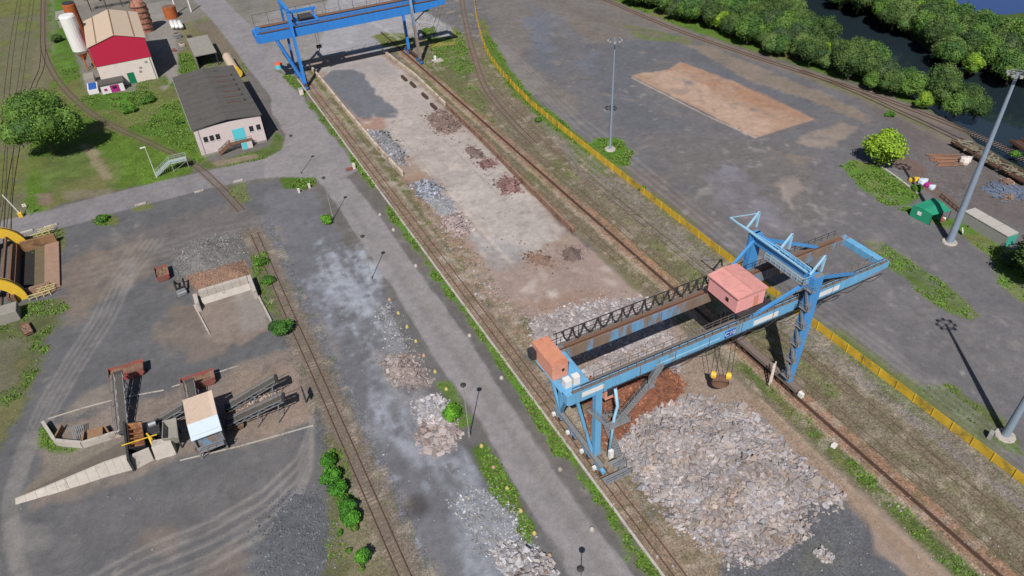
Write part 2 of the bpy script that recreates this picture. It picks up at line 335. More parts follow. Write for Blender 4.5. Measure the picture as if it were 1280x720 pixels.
area([(820,645),(890,660),(905,690),(900,760),(860,720)], P(140,124,108), 1, 1.5)
line([(530,210),(560,238),(600,285),(640,330)], .5, P(190,176,165), .2, .7, .2)
line([(500,170),(640,340)], .4, P(150,136,126), .2, .5, .2)
line([(560,180),(690,310)], .4, P(152,140,132), .2, .5, .2)
dots([(480,140),(600,180),(760,370),(560,330)], 90, 2.4, P(190,180,174), .4)
dots([(480,140),(600,180),(760,370),(560,330)], 90, 1.6, P(138,126,118), .4)
area([(553,203),(578,204),(576,211),(562,213)], P(192,180,172), .4, .5, op=.9)
area([(560,240),(585,240),(584,250),(565,250)], P(188,178,172), .4, .5, op=.9)
# railway corridor between yard and fence
area([(70.5,0),(69,115),(71,208),(72,250),(96,300),(125,300),(116,262),(100,217),(94,178),(92,134),(92,0)], P(124,115,98), .6, 1, world=True)
area([(72,0),(70,115),(72,208),(74,240),(78,300),(120,320),(113,258),(98,217),(92,178),(91,0)], P(102,106,66), 1, 2, world=True, op=.6, patch=.55, grass=.5)
area([(500,72),(560,60),(600,110),(620,160),(575,140),(530,100)], P(106,110,72), 1, 2, op=.8, grass=.6)
area([(530,40),(575,5),(582,60),(545,62)], P(92,118,48), .6, 1, grass=1.)
area([(596,-20),(622,-20),(630,70),(660,112),(700,150),(740,185),(790,200),(780,206),(720,190),(655,130),(612,72)], P(92,118,50), .8, 1.2, grass=1.1)
area([(735,182),(745,172),(770,172),(788,188),(782,204),(760,205)], P(88,134,40), .5, .6, grass=1.6)
for p in ((89.6,165,92.2,-20),):
    line([(p[0],p[1]),(89.8,90),(90.2,40),(90.2,-20)], 3.2, P(98,112,60), .8, .8, 1.2, world=True, patch=.42)
    line([(93.2,150),(93,80),(93,-20)], 2.2, P(104,108,68), .7, .7, 1.2, world=True, patch=.44)
area([(86.8,130),(89,130),(89,0),(86.8,0)], P(130,120,112), .5, 1, world=True, op=.7)
line([(75.75,240),(75.75,-20)], 3.2, P(146,116,98), .4, .85, .5, world=True)
line([(74.0,240),(74.0,-20)], .9, P(172,150,132), .3, .7, .4, world=True)
line([(77.4,120),(77.4,-20)], .9, P(166,124,100), .3, .6, .4, world=True)
area([(71.8,64),(74,64),(73.4,0),(70,0)], P(92,106,58), .6, 1, world=True, grass=.7)
line([(70.4,56),(69.6,38),(69.4,10)], .5, P(176,156,134), .2, .7, .3, world=True)
line([(69.0,56),(68.4,38),(68.2,10)], 2.4, P(150,128,108), .5, .6, .6, world=True)
for tx in (79.2, 84.3): line([(tx,160),(tx,-20)], 2.6, P(112,98,84), .5, .6, .5, world=True)
line([(71.6,200),(71.6,85)], 2.4, P(122,106,90), .5, .6, .5, world=True)
line([(577,0),(590,65),(607,112),(640,150)], 3.4, P(124,110,98), .5, .8, .5)
line([(620,112),(700,190),(745,235)], 2.4, P(120,106,94), .5, .6, .5)
dots([(720,200),(1280,500),(1280,720),(1000,560)], 120, .7, P(158,144,130), .45)
# pale paved ground beyond the far crane
area([(400,70),(405,30),(420,-60),(566,-80),(567,30),(566,46),(535,46),(505,52),(478,64),(450,68)], P(154,153,158), .8, 1.2)
area([(464,46),(480,40),(505,42),(522,50),(510,56),(480,58)], P(112,120,66), .8, 1.2, grass=.7)
area([(528,36),(542,34),(548,42),(530,46)], P(92,112,52), .6, 1, grass=.9)
area([(534,54),(566,52),(570,56),(540,60)], P(150,136,70), .5, .6, op=.8)
area([(536,60),(570,56),(584,60),(592,90),(580,100),(556,84)], P(96,116,54), 1, 1.5, grass=.9, op=.8)
line([(566,-30),(568,55)], .8, P(150,130,70), .3, .8, .2)
dots([(405,20),(560,-20),(560,40),(420,66)], 40, 2.2, P(176,176,184), .5)
line([(400,-20),(470,30),(500,50)], 1.2, P(176,174,176), .6, .5, .3); line([(420,-20),(480,20),(545,30)], 1.2, P(176,174,176), .6, .5, .3)
# right-hand yard
area([(96,330),(150,330),(170,250),(172,160),(176,90),(160,40),(120,-40),(94,-40),(94,134),(96,178),(102,217)], P(111,109,112), 1, 1.2, world=True)
area([(600,-40),(770,-30),(850,40),(770,50),(700,30),(660,60),(650,120),(612,70)], P(124,116,110), 2, 4, op=.6)
area([(655,25),(690,28),(700,95),(670,85)], P(106,112,126), 2, 2, op=.5)
area([(685,20),(775,30),(780,70),(700,75)], P(124,112,102), 2, 3, op=.7, patch=.45)
area([(640,70),(720,120),(725,150),(660,115)], P(126,117,108), 1.5, 3, op=.6)
area([(725,55),(850,50),(960,85),(1030,130),(1010,150),(850,70),(790,90),(800,130),(900,180),(860,200),(760,150)], P(100,102,110), 2, 3, op=.7)
area([(800,165),(1000,180),(1050,260),(980,300),(880,260)], P(116,110,108), 3, 4, op=.6)
area([(960,185),(1010,200),(1015,245),(980,250)], P(136,122,112), 2, 3, op=.6, patch=.45)
area([(770,205),(830,215),(900,280),(880,295),(800,240)], P(118,106,100), 2, 3, op=.7)
area([(788,94),(835,87),(850,77),(920,103),(1019,149),(945,172)], P(168,139,121), .3, .15)
area([(850,78),(900,98),(975,128),(1016,149),(980,150),(920,120),(860,95)], P(158,119,96), 2, 2.5, op=.65, patch=.42, pscale=6)
area([(800,92),(850,88),(880,110),(970,160),(940,168),(870,132)], P(182,158,142), 1.2, 2, op=.55)
line([(790,97),(880,143),(944,172)], .5, P(200,180,165), .2, .7, .2)
area([(996,178),(1018,162),(1052,152),(1078,158),(1060,174),(1030,186)], P(150,136,126), 1, 1.5, op=.8)
area([(858,56),(880,55),(960,88),(1010,108),(1075,138),(1100,160),(1070,150),(990,118),(930,98)], P(140,126,112), 1, 1.5, op=.75)
area([(775,28),(860,48),(870,56),(800,48)], P(100,112,62), 1, 2, op=.8, grass=.7)
area([(1075,125),(1150,140),(1240,200),(1280,240),(1320,300),(1200,260),(1130,180)], P(108,100,98), 2, 3, op=.8)
area([(1052,208),(1066,200),(1100,205),(1148,243),(1142,256),(1112,258),(1075,236)], P(94,130,48), .5, 1, grass=1.3)
area([(1120,262),(1135,258),(1160,275),(1190,290),(1235,318),(1250,355),(1290,392),(1330,400),(1340,330),(1290,320),(1255,305),(1200,275)], P(94,130,48), .5, 1, grass=1.3, op=.95)
area([(1078,300),(1100,302),(1160,338),(1210,376),(1224,396),(1214,402),(1180,388),(1130,350),(1088,318)], P(96,118,54), .5, 1, grass=1.1)
area([(1040,410),(1060,415),(1090,440),(1140,478),(1150,480),(1120,478),(1060,440)], P(104,106,72), .7, 1.5, op=.8, grass=.8)
area([(1145,482),(1190,482),(1230,505),(1262,530),(1290,560),(1270,570),(1200,540),(1160,510)], P(98,110,58), .7, 1.5, op=.9, grass=1.)
area([(1235,535),(1275,545),(1285,575),(1250,560)], P(92,126,48), .5, .8, grass=1.3)
area([(1130,190),(1160,220),(1190,245),(1215,270),(1205,272),(1160,240),(1115,200)], P(112,92,82), .8, 1.5, op=.8)
for k in range(9):
    o = k*9-30
    line([(612,50+o*.3),(660,100+o*.6),(720,170+o),(790,225+o),(860,280+o),(940,345+o),(1040,410+o),(1160,500+o),(1300,610+o)], .8, P(134,130,131), .4, .55, .3)
    line([(1010,250+o),(1060,300+o),(1160,370+o),(1280,450+o)], .8, P(120,117,119), .6, .3, .35)
    line([(1000,210+2*o),(1100,260+o),(1180,310+o),(1290,400+o)], .8, P(120,117,119), .6, .22, .35)
dots([(760,100),(1100,200),(1280,480),(960,330)], 160, 1.6, P(126,120,118), .35)
dots([(640,60),(900,60),(1280,480),(960,330)], 70, 3.2, P(98,98,106), .35)
dots([(700,60),(1000,170),(1100,300),(900,260)], 90, 1.0, P(150,144,142), .5)
dots([(1060,280),(1280,420),(1280,500),(1060,400)], 60, .8, P(146,140,140), .5)
area([(735,184),(745,172),(772,172),(790,190),(784,206),(762,208)], P(90,128,44), .5, .8, grass=1.4)
line([(93.4,172),(92.9,120),(92.8,60),(92.6,-20)], 2.6, P(100,112,58), .8, .75, 1.4, world=True, patch=.42)
area([(606,20),(622,62),(655,112),(700,150),(740,184),(735,190),(690,160),(645,122),(612,75),(598,30)], P(92,120,48), .6, 1.2, grass=1.1)
# far railway, its bank and the riverside
line([(640,-60),(757,0),(852,40),(960,77),(1085,117),(1210,165),(1290,204),(1400,268)], 5, P(124,112,104), .8, .9, .6)
line([(1000,92),(1067,117),(1120,140),(1172,167),(1240,205),(1300,240)], 3.4, P(122,114,100), .8, .8, .6)
line([(600,-60),(720,15),(820,45)], 4.5, P(112,104,98), 1, .6, 1)
area([(640,-90),(757,-4),(855,35),(962,71),(1088,110),(1214,158),(1300,200),(1420,265),(1450,240),(1350,170),(1220,110),(1000,-10),(900,-90)], P(88,116,46), .8, 1.2, grass=1.3)
area([(950,-150),(1130,20),(1200,60),(1290,85),(1500,160),(1700,60),(1300,-150)], P(70,88,42), 2, 4, grass=1.0)
line([(1020,98),(1100,130),(1160,160)], 1.6, P(104,110,70), .6, .7, .8)
# far beyond, woods and fields
far = smooth(np.hypot(X-60, Y-150), 330, 520); blend(far, P(66,80,42)); rv = [G(*p,-1.5)[:2] for p in [(880,-150),(1000,20),(1110,80),(1200,128),(1290,190),(1400,260),(1700,420),(1700,100),(1450,120),(1262,70),(1165,40),(1080,-20),(960,-150)]]; idx = np.nonzero((X > 150)&(X < 900)&(Y < 700))[0]; mk = np.zeros(N); mk[idx] = smooth(sdist(X[idx],Y[idx],rv), -14, -9); blend(mk, P(58,72,36)); green[mk > .5] = 0

# extra dust, oil and pale scrapes on the right-hand tarmac
BW = P(138,138,150)
area([(885,205),(915,200),(935,225),(960,250),(985,285),(960,280),(920,250),(890,235)], BW, 2, 3, op=.8, patch=.5, pscale=5)
area([(862,235),(890,228),(895,242),(870,248)], P(150,142,142), 1, 2, op=.7)
area([(880,215),(930,210),(975,262),(1000,300),(960,300),(900,262)], P(122,118,126), 2, 3, op=.7)
area([(955,225),(1000,215),(1010,235),(985,255),(975,240)], P(150,138,132), 1.2, 2.5, op=.75)
line([(978,232),(985,250),(992,262)], .8, P(158,146,140), .5, .7, .4)
line([(1000,250),(985,290)], 1.6, P(124,119,120), .8, .6, .4)
area([(655,0),(700,20),(745,60),(735,110),(700,90),(665,50)], P(108,113,126), 2, 3, op=.6, patch=.45)
dots([(860,190),(1010,190),(1060,300),(900,300)], 70, 1.8, P(146,140,142), .5)
dots([(640,30),(760,30),(860,190),(760,190)], 60, 2.6, P(134,124,116), .45)
dots([(1040,260),(1280,400),(1280,500),(1060,340)], 60, 1.6, P(132,127,126), .4)
# coarse, stony stretches: ballast, verges, rubble floors
for q_, g_ in (([(71,-10),(70,115),(72,250),(120,300),(113,258),(98,217),(93,178),(92.5,-10)],1.6),([(37.9,250),(37.9,0),(47,0),(47,130),(44.3,160),(44.1,250)],1.4),([(3.5,155),(3.5,30),(12,30),(12,155)],1.3)):
    idx = np.nonzero((X > min(p[0] for p in q_))&(X < max(p[0] for p in q_))&(Y > -20)&(Y < 310))[0]; mk = smooth(sdist(X[idx],Y[idx],q_), -.5, .8); grit[idx] = grit[idx]*(1-mk)+g_*mk
for pts_, g_ in (([(640,390),(830,380),(1060,560),(1100,740),(860,740),(700,500)],1.0),([(60,520),(370,430),(400,540),(60,600)],.7),([(1110,190),(1280,190),(1280,260),(1180,250)],.8)):
    q_ = W(pts_); mk = smooth(sdist(X,Y,q_), -2, 2); grit[:] = grit*(1-mk)+np.maximum(grit,g_)*mk
# clods of weed and bare stone inside the corridor
ck = (grit > 1.2); cl = fbm(X,Y,1.1,3,91.); cs = fbm(X,Y,2.2,3,17.)
blend(np.where(ck, smooth(cl,.56,.68), 0), P(94,98,62), .4); green[:] = np.where(ck, green+smooth(cl,.55,.7)*.45, green); blend(np.where(ck, smooth(cs,.62,.72), 0), P(158,146,132), .55)
# fine variation that belongs to the dirt itself
v = 1+(n2-0.5)*0.30+(n1-0.5)*0.22+(n4-0.5)*0.22; col *= v[:,None]
# river and lake beds
Z = np.zeros(N)
RIV = [(880,-150),(1000,35),(1050,78),(1110,104),(1165,140),(1200,162),(1222,182),(1262,205),(1400,290),(1700,420),(1700,230),(1450,165),(1330,112),(1262,90),(1215,84),(1165,66),(1125,36),(1080,10),(1000,-30),(960,-150)]
LAKE = [(1190,-120),(1195,6),(1215,19),(1250,21),(1290,18),(1500,40),(1600,-120)]
for wp in (RIV, LAKE):
    q = [G(*p, -1.5)[:2] for p in wp]; d = sdist(X, Y, q)+(n1-.5)*3; Z -= 3.0*smooth(d, -1.5, 1.8)
nx, ny = len(ax), len(ay); me = bpy.data.meshes.new('ground')
me.vertices.add(N); me.vertices.foreach_set('co', np.stack([X, Y, Z], 1).ravel())
i = np.arange(nx-1)[None,:]+np.arange(ny-1)[:,None]*nx; q = np.stack([i, i+1, i+nx+1, i+nx], -1).reshape(-1, 4)
me.loops.add(q.size); me.loops.foreach_set('vertex_index', q.ravel().astype(np.int32))
me.polygons.add(len(q)); me.polygons.foreach_set('loop_start', np.arange(0, q.size, 4, dtype=np.int32)); me.polygons.foreach_set('loop_total', np.full(len(q), 4, dtype=np.int32))
me.update(); me.validate()
ca = me.color_attributes.new('Col', 'FLOAT_COLOR', 'POINT'); ca.data.foreach_set('color', np.concatenate([np.clip(col, 0, 1), (grit*.5)[:,None]], 1).ravel())
go = bpy.data.objects.new('ground', me); S.collection.objects.link(go); go['kind'] = 'structure'
# ground shader: the surveyed soil colours, broken up by grit, pebbles and stains
m = bpy.data.materials.new('ground'); m.use_nodes = True; n = m.node_tree.nodes; L = m.node_tree.links; b = n['Principled BSDF']
b.inputs['Roughness'].default_value = 0.95; b.inputs['Specular IOR Level'].default_value = 0.15
at = n.new('ShaderNodeAttribute'); at.attribute_name = 'Col'; tc = n.new('ShaderNodeTexCoord')
def nz(sc, det, rg=.65):
    t = n.new('ShaderNodeTexNoise'); t.inputs['Scale'].default_value = sc; t.inputs['Detail'].default_value = det; t.inputs['Roughness'].default_value = rg; L.new(tc.outputs['Object'], t.inputs['Vector']); return t.outputs[0]
def rngn(s, a, b_, c, d):
    t = n.new('ShaderNodeMapRange'); L.new(s, t.inputs[0]); t.inputs[1].default_value = a; t.inputs[2].default_value = b_; t.inputs[3].default_value = c; t.inputs[4].default_value = d; return t.outputs[0]
def mul(a, c):
    t = n.new('ShaderNodeMath'); t.operation = 'MULTIPLY'; L.new(a, t.inputs[0]); L.new(c, t.inputs[1]); return t.outputs[0]
def gsc(s, k):   # 1 + grit * (noise-0.5) * k
    a = n.new('ShaderNodeMath'); a.operation = 'SUBTRACT'; L.new(s, a.inputs[0]); a.inputs[1].default_value = .5
    c = n.new('ShaderNodeMath'); c.operation = 'MULTIPLY'; L.new(a.outputs[0], c.inputs[0]); L.new(at.outputs['Alpha'], c.inputs[1])
    d = n.new('ShaderNodeMath'); d.operation = 'MULTIPLY_ADD'; L.new(c.outputs[0], d.inputs[0]); d.inputs[1].default_value = k; d.inputs[2].default_value = 1; return d.outputs[0]
f = mul(mul(gsc(nz(3.6, 4, .7), 4.2), rngn(nz(0.7, 6), .3, .7, .9, 1.1)), gsc(nz(1.3, 8, .78), 3.4))
vo = n.new('ShaderNodeTexVoronoi'); vo.inputs['Scale'].default_value = 1.6; L.new(tc.outputs['Object'], vo.inputs['Vector'])
peb = rngn(vo.outputs['Distance'], .04, .10, 1, 0); sel = rngn(nz(.25, 3), .5, .6, 0, .7)
mu = n.new('ShaderNodeVectorMath'); mu.operation = 'SCALE'; L.new(at.outputs['Color'], mu.inputs[0]); L.new(f, mu.inputs['Scale'])
mx = n.new('ShaderNodeMixRGB'); L.new(mul(peb, sel), mx.inputs[0]); L.new(mu.outputs[0], mx.inputs[1]); mx.inputs[2].default_value = (.26,.24,.22,1)
L.new(mx.outputs[0], b.inputs['Base Color'])
bp = n.new('ShaderNodeBump'); bp.inputs['Strength'].default_value = .35; bp.inputs['Distance'].default_value = .08; L.new(nz(3, 6), bp.inputs['Height']); L.new(bp.outputs[0], b.inputs['Normal'])
me.materials.append(m)
# water
mw = bpy.data.materials.new('river_water'); mw.use_nodes = True; n = mw.node_tree.nodes; L = mw.node_tree.links; b = n['Principled BSDF']
b.inputs['Base Color'].default_value = (.012,.02,.026,1); b.inputs['Roughness'].default_value = .06
tc = n.new('ShaderNodeTexCoord'); t = n.new('ShaderNodeTexNoise'); t.inputs['Scale'].default_value = .8; t.inputs['Detail'].default_value = 3; L.new(tc.outputs['Object'], t.inputs['Vector'])
bp = n.new('ShaderNodeBump'); bp.inputs['Strength'].default_value = .12; bp.inputs['Distance'].default_value = .1; L.new(t.outputs[0], bp.inputs['Height']); L.new(bp.outputs[0], b.inputs['Normal'])
ml = mw.copy(); ml.name = 'lake_water'; ml.node_tree.nodes['Principled BSDF'].inputs['Base Color'].default_value = (.018,.04,.15,1)
for nm, wp, g in (('river', RIV, 6), ('lake', LAKE, 6)):
    q = [G(*p, -1.5) for p in wp]; cx = sum(p[0] for p in q)/len(q); cy = sum(p[1] for p in q)/len(q); mb = MB()
    mb.v = [(p[0], p[1], -1.5) for p in q]; mb.f = [tuple(range(len(q)))]
    bm = bmesh.new(); mz = bpy.data.meshes.new(nm); mz.from_pydata(mb.v, [], mb.f); bm.from_mesh(mz); bmesh.ops.inset_region(bm, faces=bm.faces[:], thickness=2.5, use_outset=True, use_even_offset=True)
    bmesh.ops.triangulate(bm, faces=bm.faces[:]); bmesh.ops.recalc_face_normals(bm, faces=bm.faces[:])
    if bm.faces[0].normal.z < 0: bmesh.ops.reverse_faces(bm, faces=bm.faces[:])
    bm.to_mesh(mz); o = bpy.data.objects.new(nm, mz); S.collection.objects.link(o); mz.materials.append(mw if nm == 'river' else ml); o['kind'] = 'structure'
# ---------------------------------------------------------------- materials of the things
M = {}
M['blue'] = mat('blue_paint', T(110,174,218), .16, 1.2, .6, col2=T(128,134,136), thr=.6, streak=True)
M['blue2'] = mat('deep_blue_paint', T(54,132,214), .12, 1.2, .5, col2=T(80,110,140), thr=.65, streak=True)
M['blue3'] = mat('portal_blue_paint', T(76,148,212), .14, 1.0, .5, col2=T(104,126,140), thr=.62, streak=True)
M['pale'] = mat('pale_blue_paint', T(160,205,232), .1, 1.5, .5)
M['rustblue'] = mat('weathered_blue_paint', T(110,160,200), .15, .7, .7, col2=T(134,116,102), thr=.47, streak=True)
M['rust'] = mat('rusted_steel', T(122,92,76), .25, 2, .9)
M['darkrust'] = mat('dark_rusted_rail', T(84,62,52), .25, 2, .85)
M['railtop'] = mat('rail_steel', T(104,82,70), .2, 3, .6, metal=.2); M['oldrail'] = mat('overgrown_rail', T(98,84,68), .3, .5, .9, col2=T(104,104,72), thr=.5)
M['grate'] = mat('walkway_grating', T(122,114,110), .25, 5, .8, metal=.2)
M['steel'] = mat('galvanised_steel', T(150,152,156), .15, 3, .5, metal=.3)
M['dark'] = mat('dark_steel', T(58,56,58), .2, 3, .7)
M['black'] = mat('black_rubber', T(34,33,34), .2, 3, .9)
M['salmon'] = mat('salmon_paint', T(226,160,138), .08, .8, .6, col2=T(212,146,122), thr=.6)
M['salmontop'] = mat('salmon_roof', T(212,144,116), .12, .8, .7, col2=T(196,120,92), thr=.62)
M['pink'] = mat('pink_paint', T(244,172,172), .07, .8, .6, col2=T(228,158,156), thr=.62)
M['pinktop'] = mat('pink_roof', T(222,158,152), .10, 1.0, .7, col2=T(204,140,130), thr=.6)
M['white'] = mat('white_paint', T(232,230,228), .06, 2, .5)
M['cream'] = mat('cream_render', T(226,214,206), .06, .7, .85, col2=T(208,194,186), thr=.6)
M['pinkwall'] = mat('pale_pink_render', T(216,202,202), .05, .5, .85, col2=T(200,186,184), thr=.6)
M['beigeroof'] = mat('beige_sheet_roof', T(206,184,162), .05, .6, .6)
M['redwall'] = mat('crimson_cladding', T(190,42,74), .05, .8, .5)
M['felt'] = mat('roofing_felt', T(92,89,86), .12, .5, .95, col2=T(78,76,74), thr=.6)
M['greyroof'] = mat('grey_concrete_roof', T(150,146,138), .12, .8, .9)
M['concrete'] = mat('concrete', T(186,178,170), .12, .8, .9, col2=T(150,140,130), thr=.58, bump=.3)
M['oldconcrete'] = mat('stained_concrete', T(206,190,172), .15, .8, .9, col2=T(166,138,116), thr=.54, bump=.3)
M['brownwall'] = mat('rust_stained_wall', T(150,120,102), .15, .8, .9, col2=T(112,82,68), thr=.55, bump=.3)
M['yellow'] = mat('yellow_paint', T(232,190,62), .12, 1.5, .6, col2=T(196,150,60), thr=.63)
M['fence'] = mat('yellow_fence_paint', T(212,174,54), .25, .35, .8, col2=T(160,138,64), thr=.56)
M['fencepost'] = mat('bright_yellow_post', T(226,190,60), .1, 1, .7)
M['red'] = mat('faded_red_paint', T(164,84,80), .2, 1.5, .8, col2=T(134,98,86), thr=.48)
M['debris'] = mat('loose_scrap', T(140,112,94), .4, 5, .95, bump=.8)
M['turq'] = mat('turquoise_paint', T(96,206,220), .04, 1, .6)
M['green'] = mat('green_tarpaulin', T(44,152,116), .10, 1.2, .6, col2=T(60,164,128), thr=.6)
M['orange'] = mat('orange_rust_tank', T(176,96,50), .2, 1.2, .8, col2=T(130,76,48), thr=.58)
M['glass'] = mat('dark_glass', T(48,50,54), .2, 1, .2)
M['magenta'] = mat('magenta_paint', T(176,42,130), .1, 1, .6)
M['bluepaint'] = mat('bright_blue_cover', T(28,92,180), .15, 1.2, .5)
M['belt'] = mat('conveyor_belt', T(84,80,76), .2, 2, .9)
M['mast'] = mat('mast_steel', T(150,165,184), .08, 1, .5, metal=.2)
M['lampgrey'] = mat('lamp_pole_grey', T(156,156,152), .1, 1, .6)
M['sleeper'] = mat('sleepers', T(118,104,94), .2, 4, .95)
M['rooflight'] = mat('bluish_sheet_roof', T(206,220,232), .05, .8, .5)
M['bark'] = mat('tree_bark', T(92,78,64), .3, 3, .95)
M['wood'] = mat('brown_timber', T(150,118,90), .25, 2, .9)
M['rock'] = mat('broken_rock', T(150,150,150), .12, 2, .95, attr=True, bump=.2)
M['leaf'] = mat('leaves', T(80,100,50), .18, 1.2, .75, attr=True)

# ---------------------------------------------------------------- railway tracks
def resample(pts, step):
    out = [pts[0]]; acc = 0
    for (x0,y0), (x1,y1) in zip(pts[:-1], pts[1:]):
        d = math.hypot(x1-x0, y1-y0); t = step-acc
        while t < d: out.append((x0+(x1-x0)*t/d, y0+(y1-y0)*t/d)); t += step
        acc = (acc+d) % step
    return out
def curve(pts, n=8):
    """smooth a polyline (Catmull-Rom)"""
    p = [pts[0]]+list(pts)+[pts[-1]]; o = []
    for i in range(1, len(p)-2):
        for k in range(n):
            t = k/n; o.append(tuple(0.5*((2*p[i][j])+(-p[i-1][j]+p[i+1][j])*t+(2*p[i-1][j]-5*p[i][j]+4*p[i+1][j]-p[i+2][j])*t*t+(-p[i-1][j]+3*p[i][j]-3*p[i+1][j]+p[i+2][j])*t**3) for j in (0,1)))
    return o+[pts[-1]]
def track(pts, label, gauge=1.5, sleepers=True, rz=.13, rw=.13, step=.75, world=True, group=None, railm='railtop', smoothit=False):
    q = pts if world else W(pts)
    if smoothit: q = curve(q)
    t = thing('railway_track', label, 'railway track', (q[0][0], q[0][1], 0), group)
    nrm = []
    for i in range(len(q)):
        a = q[max(i-1,0)]; b_ = q[min(i+1,len(q)-1)]; d = math.hypot(b_[0]-a[0], b_[1]-a[1]); nrm.append((-(b_[1]-a[1])/d, (b_[0]-a[0])/d))
    for s in (-1, 1):
        mb = MB(); P3 = [(p[0]+n_[0]*s*gauge/2, p[1]+n_[1]*s*gauge/2, rz) for p, n_ in zip(q, nrm)]
        for a, b_ in zip(P3[:-1], P3[1:]): mb.bar(a, b_, rw, .12)
        mb.build('rail', M[railm], t)
    if sleepers:
        mb = MB(); r = resample(q, step)
        for i in range(len(r)-1):
            a = math.atan2(r[i+1][1]-r[i][1], r[i+1][0]-r[i][0]); j = random.uniform(-.02,.02)
            mb.box((r[i][0], r[i][1], .035+j*.3), (.26, 2.5, .08), a+j)
        o = mb.build('sleepers', M['sleeper'], t)
    return t
track([(6.7,150),(6.9,120),(7.3,90),(7.7,30)], 'railway track with visible grey sleepers, alone between the sorting plant yard and the dusty lane', smoothit=True)
track([(39.7,262),(39.7,20)], 'rusty railway track along the concrete kerb under the left legs of both cranes', gauge=1.45, sleepers=False)
mb = MB(); mb.ext(37.55, 37.95, 18, 235, 0, .22); tag(mb.build('kerb', M['concrete']), 'long grey concrete kerb between the weedy strip and the left crane track', 'kerb')
mb = MB(); mb.ext(75.68, 75.84, -10, 262, .03, .19); mb.ext(75.4, 76.1, -10, 262, .0, .032)
tag(mb.build('crane_rail', M['darkrust']), 'single dark rusty crane rail in an orange stained strip under the right crane legs', 'crane rail')
track([(79.3,-10),(78.8,60),(78.9,110),(79.0,140),(80.5,168),(83.5,196)], 'half overgrown track immediately right of the single crane rail', sleepers=False, rw=.08, rz=.02, railm='oldrail', smoothit=True)
track([(84.2,-10),(84.2,60),(84.4,110),(85.0,145),(86.5,175),(89.5,203)], 'half overgrown track between the crane side track and the yellow fence', sleepers=False, rw=.08, rz=.02, railm='oldrail', smoothit=True)
track([(72.2,70),(71.9,110),(72.2,205)], 'faint sunken track right of the rust stained yard wall', sleepers=False, rz=.0, rw=.08, railm='oldrail', smoothit=True)
track([(574,-40),(578,5),(584,36),(592,68),(608,112),(640,152),(668,180)], 'pair of rails curving down from the top edge beside the yellow fence', world=False, step=.8, smoothit=True)
track([(560,-30),(545,30),(536,60),(548,90),(600,140)], 'pale rails running past the far crane right leg in the grass', world=False, sleepers=False, railm='oldrail', rz=.04, smoothit=True)
track([(30,-40),(24,0),(16,50),(9,110),(3,180),(-4,260)], 'leftmost overgrown track at the far left top corner', world=False, sleepers=False, railm='oldrail', rw=.1, rz=.05, smoothit=True)
track([(42,-40),(40,0),(31,60),(24,110),(14,170),(11,230),(3,290),(0,330)], 'overgrown track running down past the left side of the big round tree', world=False, sleepers=False, railm='oldrail', rz=.05, smoothit=True)
track([(56,-40),(54,0),(53.5,35),(55,65),(72,100),(104,134),(142,158),(190,180),(232,200),(252,213),(278,238),(302,264)], 'curved track sweeping from the top left past the red hall to cross the side road', world=False, smoothit=True)
track([(54,55),(52,84),(43,106),(28,150),(20,190),(12,240),(9,290),(8,330)], 'branch track splitting off the curved track behind the big round tree', world=False, sleepers=False, railm='oldrail', smoothit=True)
track([(640,-60),(700,-28),(757,0),(852,40),(960,77),(1085,117),(1210,165),(1290,204),(1400,268)], 'main line track with dark ballast running along the riverside trees', world=False, step=.8, smoothit=True)
track([(1000,88),(1067,114),(1120,138),(1172,162),(1240,196),(1300,230)], 'siding beside the riverside main line where the scrap wagons stand', world=False, sleepers=False, smoothit=True)

# ---------------------------------------------------------------- yard walls
def wall(pts, h, th, name, m, label, cat='wall', cap=None):
    q = pts; mb = MB()
    for i, (a, b_) in enumerate(zip(q[:-1], q[1:])):
        d = math.hypot(b_[0]-a[0], b_[1]-a[1]); ang = math.atan2(b_[1]-a[1], b_[0]-a[0]); n_ = max(1, round(d/4)); w_ = d/n_
        for k in range(n_):
            t = (k+.5)/n_; hh = h+random.uniform(-.06,.06); mb.box((a[0]+(b_[0]-a[0])*t, a[1]+(b_[1]-a[1])*t, hh/2), (w_-.04, th+random.uniform(-.04,.04), hh), ang)
    o = mb.build(name, m); return tag(o, label, cat)
wall([(44,243),(44.1,200),(44.4,176),(45.2,157)], 1.3, .55, 'yard_wall', M['oldconcrete'], 'long pale low concrete wall on the left side of the loading yard')
wall([(69.7,243),(71.2,215),(70.9,190)], 1.0, .5, 'yard_wall', M['oldconcrete'], 'pale low concrete wall on the right side of the far half of the yard')
wall([(70.8,189),(70.3,160),(69.4,140),(68.8,113)], 1.5, .5, 'yard_wall', M['brownwall'], 'brown rust stained wall on the right side of the yard by the pale concrete floor')
for k, (px, py) in enumerate(((506,96),(517,104),(532,118),(543,131))):
    x, y, _ = G(px, py, .8); mb = MB(); mb.box((x-.3,y,.4), (.8,3.9,.8)); mb.ext(x-.6,x-.0,y-1.8,y+1.8,.8,.84)
    tag(mb.build('scrap_block', M['darkrust']), ('farthest','second farthest','second nearest','nearest')[k]+' of the four dark rusty boxes lined up along the yard wall', 'scrap box', 'rusty boxes along the yard wall')

